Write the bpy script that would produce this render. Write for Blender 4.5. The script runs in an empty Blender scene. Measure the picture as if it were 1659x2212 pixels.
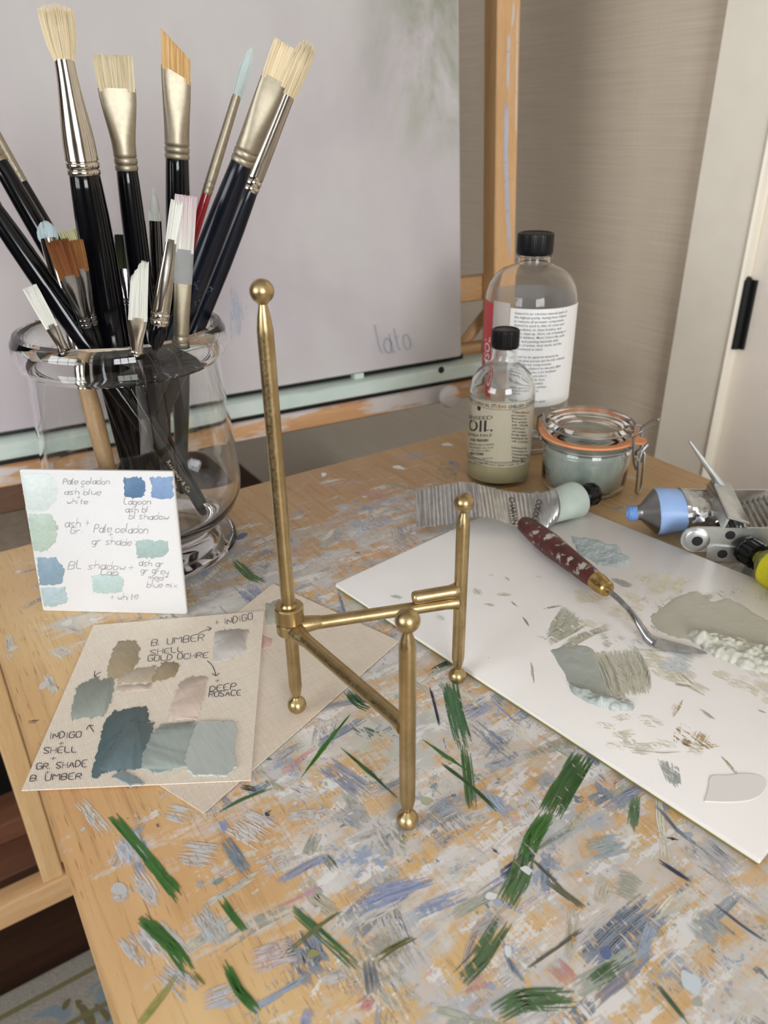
import bpy, math, random
import numpy as np
from mathutils import Vector, Matrix, noise
R = random.Random(7)
scene = bpy.context.scene
COL = scene.collection
PI = math.pi

# ------------------------------------------------------------------ camera
# World: x = along the table's back edge to the right, y = away from the viewer, z = up.
# Table top corner (rear right) is x=0, y=0. Floor is z=0.
ZT = 0.80                      # height of the table top
FPX, CX, CY, H = 1638.0, 829.5, 1106.0, 0.298
_d = np.array([48.5, 3194.0, FPX]); _d /= np.linalg.norm(_d)
_up = -_d
_fw = np.array([0, 0, 1.0]) - _up[2] * _up; _fw /= np.linalg.norm(_fw)
_rt = np.cross(_up, _fw) * -1
if _rt[0] < 0: _rt = -_rt
_M = np.array([_rt, _fw, _up])            # camera coords -> level frame (right, forward, up)
_an = math.radians(32.6)
_ax = np.array([math.cos(_an), math.sin(_an), 0.0]); _ay = np.array([-math.sin(_an), math.cos(_an), 0.0])
_C = np.array([0.1789, 0.8336, 0.0])
_B = np.array([_ax, _ay, [0, 0, 1.0]])    # level frame -> world
CAM = _B @ (np.array([0, 0, H]) - _C) + np.array([0, 0, ZT])
FWD = _B @ np.array([0, 1.0, 0]); RGT = _B @ np.array([1.0, 0, 0])
def ray(px, py): return _B @ (_M @ np.array([(px - CX) / FPX, (py - CY) / FPX, 1.0]))
def T(px, py, z=0.0):
    """point of the place at height z above the table top that the photo shows at (px, py)"""
    r = ray(px, py); return CAM + r * ((ZT + z - CAM[2]) / r[2])
def D(px, py, d):
    """point at horizontal distance d in front of the camera"""
    r = ray(px, py); return CAM + r * (d / (r @ FWD))
def onplane(px, py, o, n):
    r = ray(px, py); return CAM + r * (((np.array(o) - CAM) @ n) / (r @ n))
def proj(p):
    c = _M.T @ (_B.T @ (np.array(p) - CAM)); return CX + FPX * c[0] / c[2], CY + FPX * c[1] / c[2], c[2]

cam = bpy.data.cameras.new('camera'); camo = bpy.data.objects.new('camera', cam); COL.objects.link(camo)
_cx = _B @ (_M @ np.array([1.0, 0, 0])); _cy = _B @ (_M @ np.array([0, -1.0, 0])); _cz = _B @ (_M @ np.array([0, 0, -1.0]))
camo.matrix_world = Matrix(((_cx[0], _cy[0], _cz[0], CAM[0]), (_cx[1], _cy[1], _cz[1], CAM[1]), (_cx[2], _cy[2], _cz[2], CAM[2]), (0, 0, 0, 1)))
cam.sensor_fit = 'VERTICAL'; cam.sensor_height = 36.0; cam.sensor_width = 27.0
cam.lens = FPX / 2212 * 36.0
cam.clip_start = 0.01
cam.dof.use_dof = True; cam.dof.focus_distance = 0.44; cam.dof.aperture_fstop = 11.0
scene.camera = camo

# ------------------------------------------------------------------ light, exposure
world = bpy.data.worlds.new('daylight'); scene.world = world; world.use_nodes = True
bg = world.node_tree.nodes['Background']; bg.inputs[0].default_value = (0.75, 0.86, 1.0, 1); bg.inputs[1].default_value = 1.0
scene.view_settings.view_transform = 'Standard'; scene.view_settings.look = 'None'
scene.view_settings.gamma = 1.0; scene.view_settings.use_curve_mapping = False
scene.view_settings.exposure = -0.78
scene.cycles.transparent_max_bounces = 32
XR, XL, YB, YF, ZC = 0.33, -3.3, 2.3, -3.2, 2.5     # inner faces of the room
def area(name, loc, rot, sx, sy, power, colr):
    l = bpy.data.lights.new(name, 'AREA'); l.shape = 'RECTANGLE'; l.size = sx; l.size_y = sy; l.energy = power; l.color = colr
    o = bpy.data.objects.new(name, l); COL.objects.link(o); o.location = loc; o.rotation_euler = rot; return o
WIN_F = (-2.0, -0.6, 1.10, 2.25)     # x0,x1,z0,z1 window in the wall behind the viewer
WIN_L = (-1.6, 0.2, 1.05, 2.25)      # y0,y1,z0,z1 window in the left wall
area('daylight_front_window', ((WIN_F[0] + WIN_F[1]) / 2, YF - 0.13, (WIN_F[2] + WIN_F[3]) / 2), (PI / 2, 0, 0), WIN_F[1] - WIN_F[0], WIN_F[3] - WIN_F[2], 148, (0.95, 0.975, 1.0))
area('daylight_left_window', (XL - 0.13, (WIN_L[0] + WIN_L[1]) / 2, (WIN_L[2] + WIN_L[3]) / 2), (0, -PI / 2, 0), WIN_L[3] - WIN_L[2], WIN_L[1] - WIN_L[0], 98, (0.95, 0.975, 1.0))

# ------------------------------------------------------------------ helpers
def lin(r, g, b):
    f = lambda c: (c / 255 / 12.92) if c / 255 <= 0.04045 else ((c / 255 + 0.055) / 1.055) ** 2.4
    return (f(r), f(g), f(b), 1.0)
class NT:
    def __init__(s, name):
        s.m = bpy.data.materials.new(name); s.m.use_nodes = True; s.t = s.m.node_tree; s.n = s.t.nodes; s.p = s.n['Principled BSDF']; s.out = s.n['Material Output']
    def add(s, typ, **kw):
        n = s.n.new(typ)
        for k, v in kw.items(): setattr(n, k, v)
        return n
    def link(s, a, b): s.t.links.new(a, b)
    def coord(s, scale=(1, 1, 1), rot=(0, 0, 0), which='Object'):
        tc = s.add('ShaderNodeTexCoord'); mp = s.add('ShaderNodeMapping'); mp.inputs['Scale'].default_value = scale; mp.inputs['Rotation'].default_value = rot
        s.link(tc.outputs[which], mp.inputs['Vector']); return mp.outputs[0]
    def noise(s, vec, scale, detail=4, rough=0.55, dist=0.0):
        n = s.add('ShaderNodeTexNoise'); n.inputs['Scale'].default_value = scale; n.inputs['Detail'].default_value = detail; n.inputs['Roughness'].default_value = rough; n.inputs['Distortion'].default_value = dist
        s.link(vec, n.inputs['Vector']); return n.outputs['Fac']
    def ramp(s, fac, stops):
        r = s.add('ShaderNodeValToRGB'); e = r.color_ramp.elements
        while len(e) < len(stops): e.new(0.5)
        for el, (p, c) in zip(e, stops): el.position = p; el.color = c if len(c) == 4 else (*c, 1)
        s.link(fac, r.inputs[0]); return r.outputs[0]
    def mix(s, fac, a, b, blend='MIX'):
        m = s.add('ShaderNodeMix', data_type='RGBA', blend_type=blend)
        for sock, v in ((m.inputs[0], fac), (m.inputs[6], a), (m.inputs[7], b)):
            if hasattr(v, 'is_output'): s.link(v, sock)
            else: sock.default_value = v
        return m.outputs[2]
    def bump(s, h, strength=0.3, dist=0.001):
        b = s.add('ShaderNodeBump'); b.inputs['Strength'].default_value = strength; b.inputs['Distance'].default_value = dist
        s.link(h, b.inputs['Height']); s.link(b.outputs[0], s.p.inputs['Normal'])
    def set(s, base=None, rough=None, metal=None, **kw):
        if base is not None:
            if hasattr(base, 'is_output'): s.link(base, s.p.inputs['Base Color'])
            else: s.p.inputs['Base Color'].default_value = base
        if rough is not None: s.p.inputs['Roughness'].default_value = rough
        if metal is not None: s.p.inputs['Metallic'].default_value = metal
        for k, v in kw.items(): s.p.inputs[k.replace('_', ' ')].default_value = v
        return s.m
G0, G1 = (0, 0, 0, 1), (1, 1, 1, 1)
def plain(name, c, rough=0.5, metal=0.0, var=0.06, vs=60.0, bump=0.0, **kw):
    n = NT(name); v = n.coord()
    f = n.noise(v, vs, 4)
    dark = tuple(x * (1 - var * 2.2) for x in c[:3]) + (1,); lite = tuple(min(1, x * (1 + var * 2.2)) for x in c[:3]) + (1,)
    n.set(n.ramp(f, [(0.3, dark), (0.7, lite)]), rough, metal, **kw)
    if bump: n.bump(f, bump, 0.0005)
    return n.m
def wood(name, c1, c2, scale=(30, 2, 30), rough=0.5, fine=3.0, bump=0.15):
    n = NT(name); v = n.coord(scale)
    f = n.noise(v, 1.0, 5, 0.6, 0.6); g = n.noise(v, fine * 4, 3, 0.6)
    c = n.mix(n.ramp(g, [(0.35, G0), (0.75, (0.5, 0.5, 0.5, 1))]), n.ramp(f, [(0.3, c1), (0.7, c2)]), tuple(x * 0.72 for x in c1[:3]) + (1,))
    n.set(c, rough); n.bump(g, bump, 0.0004); return n.m
def glassmat(name, tint=(1, 1, 1, 1), rough=0.0, ior=1.48):
    n = NT(name); return n.set(tint, rough, 0.0, Transmission_Weight=1.0, IOR=ior)

class MB:
    def __init__(s): s.v = []; s.f = []; s.c = None
    def add(s, verts, faces):
        o = len(s.v); s.v.extend([tuple(map(float, p)) for p in verts]); s.f.extend([tuple(i + o for i in f) for f in faces]); return o
    def lathe(s, prof, segs=32, mat=None, ang0=0.0, ang1=2 * PI):
        full = abs(ang1 - ang0 - 2 * PI) < 1e-6; n = segs if full else segs + 1
        vs = []; fs = []; idx = []
        for r, z in prof:
            if r < 1e-7: idx.append([len(vs)] * n); vs.append((0, 0, z))
            else:
                idx.append(list(range(len(vs), len(vs) + n)))
                for k in range(n):
                    a = ang0 + (ang1 - ang0) * k / segs; vs.append((r * math.cos(a), r * math.sin(a), z))
        for i in range(len(prof) - 1):
            A, B = idx[i], idx[i + 1]
            for k in range(segs):
                k2 = (k + 1) % n
                q = []
                for t in (A[k], A[k2], B[k2], B[k]):
                    if t not in q: q.append(t)
                if len(q) > 2: fs.append(tuple(q))
        if mat is not None: vs = [tuple(mat @ Vector(p)) for p in vs]
        s.add(vs, fs); return s
    def tube(s, pts, radii, segs=10, caps=True, flat=None):
        pts = [np.array(p, float) for p in pts]; n = len(pts)
        if not hasattr(radii, '__len__'): radii = [radii] * n
        tan = [pts[min(i + 1, n - 1)] - pts[max(i - 1, 0)] for i in range(n)]
        tan = [t / (np.linalg.norm(t) + 1e-12) for t in tan]
        ref = np.array([0, 0, 1.0]) if abs(tan[0][2]) < 0.9 else np.array([1.0, 0, 0])
        u = np.cross(tan[0], ref); u /= np.linalg.norm(u); vs = []
        for i in range(n):
            u = u - (u @ tan[i]) * tan[i]; u /= np.linalg.norm(u); w = np.cross(tan[i], u)
            for k in range(segs):
                a = 2 * PI * k / segs; vs.append(pts[i] + radii[i] * (math.cos(a) * u + math.sin(a) * w))
        fs = [(i * segs + k, i * segs + (k + 1) % segs, (i + 1) * segs + (k + 1) % segs, (i + 1) * segs + k) for i in range(n - 1) for k in range(segs)]
        if caps: fs += [tuple(range(segs))[::-1], tuple((n - 1) * segs + k for k in range(segs))]
        s.add(vs, fs); return s
    def loft(s, rings, caps=True, closed=True):
        n = len(rings[0]); vs = [p for r in rings for p in r]; fs = []
        for i in range(len(rings) - 1):
            for k in range(n if closed else n - 1):
                fs.append((i * n + k, i * n + (k + 1) % n, (i + 1) * n + (k + 1) % n, (i + 1) * n + k))
        if caps and closed: fs += [tuple(range(n))[::-1], tuple((len(rings) - 1) * n + k for k in range(n))]
        s.add(vs, fs); return s
    def box(s, lo, hi, mat=None, bev=0.0):
        x0, y0, z0 = lo; x1, y1, z1 = hi
        if bev <= 0:
            vs = [(x0, y0, z0), (x1, y0, z0), (x1, y1, z0), (x0, y1, z0), (x0, y0, z1), (x1, y0, z1), (x1, y1, z1), (x0, y1, z1)]
            fs = [(0, 3, 2, 1), (4, 5, 6, 7), (0, 1, 5, 4), (1, 2, 6, 5), (2, 3, 7, 6), (3, 0, 4, 7)]
            if mat is not None: vs = [tuple(mat @ Vector(p)) for p in vs]
            s.add(vs, fs)
        else:
            b = bev; rings = []
            for ins, z in ((b, z0), (0, z0 + b), (0, z1 - b), (b, z1)):
                rr = []
                for (cx, cy, sx, sy) in ((x0, y0, 1, 1), (x1, y0, -1, 1), (x1, y1, -1, -1), (x0, y1, 1, -1)):
                    e = b + ins * 0.4
                    p1 = (cx + sx * ins, cy + sy * (ins + e)); p2 = (cx + sx * (ins + e), cy + sy * ins)
                    rr += [p1, p2] if (sx, sy) in ((1, 1), (-1, -1)) else [p2, p1]
                rings.append([(a, c, z) for a, c in rr])
            if mat is not None: rings = [[tuple(mat @ Vector(p)) for p in r] for r in rings]
            s.loft(rings)
        return s
    def prism(s, poly, fn, h0, h1, inset=0.0):
        """polygon in plane coords, fn(u,v,h)->world; top may be inset for a soft lip"""
        n = len(poly); cxy = (sum(p[0] for p in poly) / n, sum(p[1] for p in poly) / n)
        def ins(p, k):
            dx, dy = p[0] - cxy[0], p[1] - cxy[1]; l = math.hypot(dx, dy) + 1e-9; return p[0] - dx / l * k, p[1] - dy / l * k
        rings = [[fn(p[0], p[1], h0) for p in poly]]
        if inset > 0: rings.append([fn(p[0], p[1], h0 + (h1 - h0) * 0.6) for p in poly])
        rings.append([fn(*ins(p, inset), h1) for p in poly])
        vs = [p for r in rings for p in r]; fs = []
        for i in range(len(rings) - 1):
            for k in range(n): fs.append((i * n + k, i * n + (k + 1) % n, (i + 1) * n + (k + 1) % n, (i + 1) * n + k))
        fs += [tuple(range(n))[::-1], tuple((len(rings) - 1) * n + k for k in range(n))]
        s.add(vs, fs); return s
    def xform(s, m): s.v = [tuple(m @ Vector(p)) for p in s.v]; return s
    def build(s, name, mat, parent=None, smooth=True, ang=40, kind=None, label=None):
        me = bpy.data.meshes.new(name); me.from_pydata(s.v, [], s.f); me.validate(); me.update()
        if s.c is not None:
            at = me.color_attributes.new('Col', 'FLOAT_COLOR', 'POINT'); at.data.foreach_set('color', [x for c in s.c for x in c])
        if smooth:
            me.polygons.foreach_set('use_smooth', [True] * len(me.polygons)); me.set_sharp_from_angle(angle=math.radians(ang))
        if mat is not None: me.materials.append(mat)
        o = bpy.data.objects.new(name, me); COL.objects.link(o)
        if parent is not None:
            o.parent = parent; o.matrix_parent_inverse = Matrix.Translation(-Vector(parent.location)) if parent.type == 'EMPTY' and parent.parent is None else Matrix()
        if kind: o['kind'] = kind
        if label: o['label'] = label
        return o
def tag(o, label, cat, group=None):
    o['label'] = label; o['category'] = cat
    if group: o['group'] = group
    return o
def thing(name, loc, label, cat, group=None):
    o = bpy.data.objects.new(name, None); COL.objects.link(o); o.location = tuple(loc); o.empty_display_size = 0.02
    return tag(o, label, cat, group)
def frame_matrix(o, x, y, z):
    return Matrix(((x[0], y[0], z[0], o[0]), (x[1], y[1], z[1], o[1]), (x[2], y[2], z[2], o[2]), (0, 0, 0, 1)))
def norm(v): v = np.array(v, float); return v / np.linalg.norm(v)
UP = np.array([0, 0, 1.0])

# ------------------------------------------------------------------ materials
M_wall = NT('grasscloth')
_v = M_wall.coord((1, 1, 1)); _v2 = M_wall.coord((6, 6, 420)); _v3 = M_wall.coord((200, 260, 6))
_h = M_wall.noise(_v2, 1.0, 3, 0.6); _w = M_wall.noise(_v3, 1.0, 3, 0.6); _b = M_wall.noise(_v, 3.0, 3)
_c = M_wall.ramp(_h, [(0.3, lin(200, 184, 163)), (0.72, lin(224, 209, 188))])
_c = M_wall.mix(0.15, _c, M_wall.ramp(_w, [(0.3, lin(184, 167, 148)), (0.7, lin(218, 202, 184))]))
_c = M_wall.mix(0.25, _c, M_wall.ramp(_b, [(0.35, lin(194, 179, 159)), (0.65, lin(222, 208, 188))]))
M_wall.set(_c, 0.85); M_wall.bump(_h, 0.35, 0.0008); M_wall = M_wall.m
M_wallplain = plain('wall_paint', lin(100, 91, 82), 0.8, var=0.02, vs=4)
M_ceil = plain('ceiling_paint', lin(205, 203, 199), 0.8, var=0.01, vs=4)
M_trim = plain('cream_trim_paint', lin(246, 238, 222), 0.42, var=0.012, vs=25, bump=0.04)
M_door = plain('cream_door_paint', lin(242, 232, 219), 0.45, var=0.012, vs=20, bump=0.04)
M_black = plain('black_metal', lin(24, 24, 26), 0.4, 0.3)
M_floor = wood('dark_floor_wood', lin(52, 33, 22), lin(80, 52, 36), (3, 40, 30), 0.45)
M_pine = wood('pine', lin(214, 172, 118), lin(232, 196, 146), (45, 45, 3), 0.45)
M_pine_h = wood('pine_rail', lin(205, 160, 112), lin(224, 184, 136), (3, 45, 45), 0.5)
M_dowel = M_pine_h
def gold():
    n = NT('brushed_gold'); v = n.coord((300, 300, 300)); f = n.noise(v, 2.2, 4, 0.6); g = n.noise(n.coord(), 90, 3)
    n.set(n.ramp(g, [(0.3, lin(172, 149, 106)), (0.7, lin(197, 174, 131))]), 0.33, 1.0)
    n.link(n.ramp(f, [(0.3, (0.26,) * 3), (0.7, (0.42,) * 3)]), n.p.inputs['Roughness']); n.bump(f, 0.12, 0.0002); return n.m
M_gold = gold()
M_glass = glassmat('clear_glass', (0.985, 0.995, 0.99, 1))
M_bottleglass = glassmat('bottle_plastic', (0.98, 0.98, 0.98, 1), 0.02, 1.3)
M_blackhandle = plain('black_lacquer', lin(7, 8, 12), 0.13, 0.0, var=0.1, IOR=1.42)
M_redhandle = plain('red_lacquer', lin(160, 26, 38), 0.2, var=0.05, Coat_Weight=0.5)
M_woodhandle = wood('bare_wood_handle', lin(190, 150, 105), lin(214, 178, 132), (120, 120, 8), 0.4)
def navy():
    n = NT('navy_black_lacquer'); v = n.coord(); f = n.noise(v, 90, 6, 0.7); g = n.noise(v, 14, 2)
    mk = n.mix(1.0, n.ramp(f, [(0.60, G0), (0.66, G1)]), n.ramp(g, [(0.5, G0), (0.65, G1)]), 'MULTIPLY')
    n.set(n.mix(mk, lin(9, 14, 27), lin(120, 126, 138)), 0.25, 0, IOR=1.42); return n.m
M_navy = navy()
M_chrome = plain('nickel_ferrule', lin(205, 198, 186), 0.16, 1.0, var=0.03, vs=200)
M_satin = plain('satin_ferrule', lin(176, 166, 146), 0.48, 1.0, var=0.04, vs=300)
M_darkchrome = plain('dark_chrome_ferrule', lin(120, 120, 120), 0.12, 1.0, var=0.05)
M_grayferrule = plain('grey_painted_ferrule', lin(150, 152, 150), 0.45, 0.0, var=0.05)
def vcol(name, rough=0.55, bump=0.0, bs=500, sub=0.0):
    n = NT(name); a = n.add('ShaderNodeVertexColor'); a.layer_name = 'Col'; n.link(a.outputs[0], n.p.inputs['Base Color']); n.set(None, rough)
    if bump: n.bump(n.noise(n.coord(), bs, 4), bump, 0.0005)
    return n.m
M_bristle = vcol('bristle', 0.6)
def drypaint():
    """oil paint dragged over a rough ground: the paint skips along the grain; vertex alpha says how fully it covers"""
    n = NT('paint_marks'); a = n.add('ShaderNodeVertexColor'); a.layer_name = 'Col'; n.link(a.outputs[0], n.p.inputs['Base Color']); n.set(None, 0.5)
    f = n.noise(n.coord((700, 110, 300)), 1.0, 4, 0.6); g = n.noise(n.coord((90, 60, 90)), 1.0, 3, 0.6); m = n.mix(0.35, f, g)
    k = n.add('ShaderNodeMath', operation='MULTIPLY_ADD'); n.link(a.outputs[1], k.inputs[0]); k.inputs[1].default_value = 0.36; k.inputs[2].default_value = -0.70
    t = n.add('ShaderNodeMath', operation='ADD'); n.link(m, t.inputs[0]); n.link(k.outputs[0], t.inputs[1])
    r = n.add('ShaderNodeMapRange'); r.inputs[1].default_value = -0.03; r.inputs[2].default_value = 0.03; n.link(t.outputs[0], r.inputs[0]); n.link(r.outputs[0], n.p.inputs['Alpha'])
    n.bump(f, 0.25, 0.0005); return n.m
M_paint = drypaint()
M_ink = plain('dark_ink', lin(38, 32, 62), 0.6)
M_pencil = plain('graphite_pencil', lin(112, 112, 114), 0.5)

# ------------------------------------------------------------------ room
def struct(mb, name, mat, smooth=False, parent=None):
    o = mb.build(name, mat, parent, smooth)
    if parent is None: o['kind'] = 'structure'
    return o
struct(MB().box((XL - 0.2, YF - 0.2, -0.05), (XR + 0.12, YB + 0.12, 0)), 'floor', M_floor)
struct(MB().box((XL - 0.2, YF - 0.2, ZC), (XR + 0.12, YB + 0.12, ZC + 0.05)), 'ceiling', M_ceil)
DY0, DY1 = -0.9, -0.045     # door opening along the right wall
DY1 = 0.03
w = MB(); w.box((XR, DY1, 0), (XR + 0.12, YB, ZC)); w.box((XR, YF, 0), (XR + 0.12, DY0, ZC)); w.box((XR, DY0, 2.06), (XR + 0.12, DY1, ZC))
struct(w, 'wall_right', M_wall)
struct(MB().box((XL, YB, 0), (XR, YB + 0.12, ZC)), 'wall_back', M_wallplain)
w = MB(); w.box((XL, YF - 0.12, 0), (WIN_F[0], YF, ZC)); w.box((WIN_F[1], YF - 0.12, 0), (XR, YF, ZC)); w.box((WIN_F[0], YF - 0.12, 0), (WIN_F[1], YF, WIN_F[2])); w.box((WIN_F[0], YF - 0.12, WIN_F[3]), (WIN_F[1], YF, ZC))
struct(w, 'wall_front', M_wallplain)
w = MB(); w.box((XL - 0.12, YF - 0.12, 0), (XL, WIN_L[0], ZC)); w.box((XL - 0.12, WIN_L[1], 0), (XL, YB + 0.12, ZC)); w.box((XL - 0.12, WIN_L[0], 0), (XL, WIN_L[1], WIN_L[2])); w.box((XL - 0.12, WIN_L[0], WIN_L[3]), (XL, WIN_L[1], ZC))
struct(w, 'wall_left', M_wallplain)
def window(name, along, a0, a1, z0, z1, at):
    fr = MB(); t = 0.05
    def bar(p0, p1, q0, q1):
        if along == 'x': fr.box((p0, at - 0.05, q0), (p1, at - 0.01, q1))
        else: fr.box((at - 0.05, p0, q0), (at - 0.01, p1, q1))
    bar(a0, a1, z0, z0 + t); bar(a0, a1, z1 - t, z1); bar(a0, a0 + t, z0 + t, z1 - t); bar(a1 - t, a1, z0 + t, z1 - t)
    root = struct(fr, name, M_trim)
    n = 3
    for k in range(1, n):
        c = a0 + (a1 - a0) * k / n; fr = MB(); bar(c - 0.02, c + 0.02, z0 + t, z1 - t); struct(fr, 'mullion', M_trim, parent=root)
    fr = MB(); c = (z0 + z1) / 2
    for k in range(n): bar(a0 + (a1 - a0) * k / n + 0.05, a0 + (a1 - a0) * (k + 1) / n - 0.05, c - 0.012, c + 0.012)
    struct(fr, 'glazing_bar', M_trim, parent=root)
window('window_1', 'x', *WIN_F, YF); window('window_2', 'y', *WIN_L, XL)
# door casing (flat board, stepped bead, stop) and door slab with hinge
_xw = np.array([1.0, 0, 0]); cy = lambda x, y, d: onplane(x, y, (XR - d, 0, 0), _xw)[1]
yL = (cy(1505, 400, .018) + cy(1458, 700, .018)) / 2; yB = cy(1577, 700, .018); yG = cy(1612, 600, .006)
cas = MB(); cas.box((XR - 0.018, yB, 0), (XR + 0.004, yL, 2.14), bev=0.002)
trim = struct(cas, 'trim_1', M_trim, True)
bd = MB(); bd.box((XR - 0.021, yB - 0.0065, 0), (XR + 0.004, yB - 0.0005, 2.12), bev=0.0025); struct(bd, 'casing_bead', M_trim, True, trim)
bd = MB(); bd.box((XR - 0.006, yG, 0), (XR + 0.05, yB - 0.007, 2.08), bev=0.002); struct(bd, 'door_jamb', M_trim, True, trim)
dr = MB(); dr.box((XR - 0.002, -0.86, 0.008), (XR + 0.038, yG - 0.003, 2.05), bev=0.002); door = struct(dr, 'door_1', M_door, True)
hz = T(1600, 676)[2]; hp = onplane(1600, 676, (XR, 0, 0), np.array([1.0, 0, 0])); hz = hp[2]
hy = onplane(1600, 676, (XR - 0.0085, 0, 0), np.array([1.0, 0, 0]))[1]; print('hinge y', hy, [onplane(x, y, (XR - 0.018, 0, 0), np.array([1.0, 0, 0]))[1] for x, y in ((1458, 700), (1577, 700), (1603, 650), (1614, 595))])
hg = MB()
for k in range(5): hg.lathe([(0, -0.0088), (0.0070, -0.0088), (0.0072, -0.0086), (0.0072, 0.0086), (0.0070, 0.0088), (0, 0.0088)], 16, Matrix.Translation((XR - 0.0085, hy, hz + (k - 2) * 0.0176)))
hg.lathe([(0, 0), (0.005, 0), (0.005, 0.003), (0, 0.005)], 12, Matrix.Translation((XR - 0.0085, hy, hz + 0.0437)))
hg.box((XR - 0.007, hy - 0.012, hz - 0.044), (XR - 0.003, hy + 0.012, hz + 0.044))
hinge = struct(hg, 'hinge', M_black, True, door)

# rug on the floor
def rugmat():
    n = NT('woven_rug'); tc = n.add('ShaderNodeTexCoord'); sep = n.add('ShaderNodeSeparateXYZ'); n.link(tc.outputs['Object'], sep.inputs[0])
    v = n.coord(); base = n.ramp(n.noise(v, 700, 3), [(0.3, lin(150, 142, 130)), (0.7, lin(208, 202, 190))])
    f1 = n.noise(v, 22, 2, 0.5, 0.8); f2 = n.noise(n.coord(rot=(0, 0, 1)), 17, 2, 0.5, 1.0)
    c = n.mix(n.ramp(f1, [(0.54, G0), (0.57, G1)]), base, lin(150, 166, 178)); c = n.mix(n.ramp(f2, [(0.60, G0), (0.62, G1)]), c, lin(128, 120, 84))
    def line(lo, hi, cc, c0):
        a = n.add('ShaderNodeMath', operation='GREATER_THAN'); n.link(sep.outputs[1], a.inputs[0]); a.inputs[1].default_value = lo
        b = n.add('ShaderNodeMath', operation='LESS_THAN'); n.link(sep.outputs[1], b.inputs[0]); b.inputs[1].default_value = hi
        m = n.add('ShaderNodeMath', operation='MULTIPLY'); n.link(a.outputs[0], m.inputs[0]); n.link(b.outputs[0], m.inputs[1])
        return n.mix(m.outputs[0], c0, cc)
    c = line(0.178, 0.30, base, c); c = line(0.196, 0.204, lin(140, 132, 92), c); c = line(0.135, 0.143, lin(140, 132, 92), c)
    n.set(c, 0.95); n.bump(n.noise(v, 900, 3), 0.8, 0.002); return n.m
rug = MB().box((-1.9, -2.1, 0.0), (0.12, 0.235, 0.012), bev=0.004).build('rug', rugmat(), None)
tag(rug, 'cream rug with olive border lines and dusty blue motifs on the dark floor', 'rug')

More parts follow.
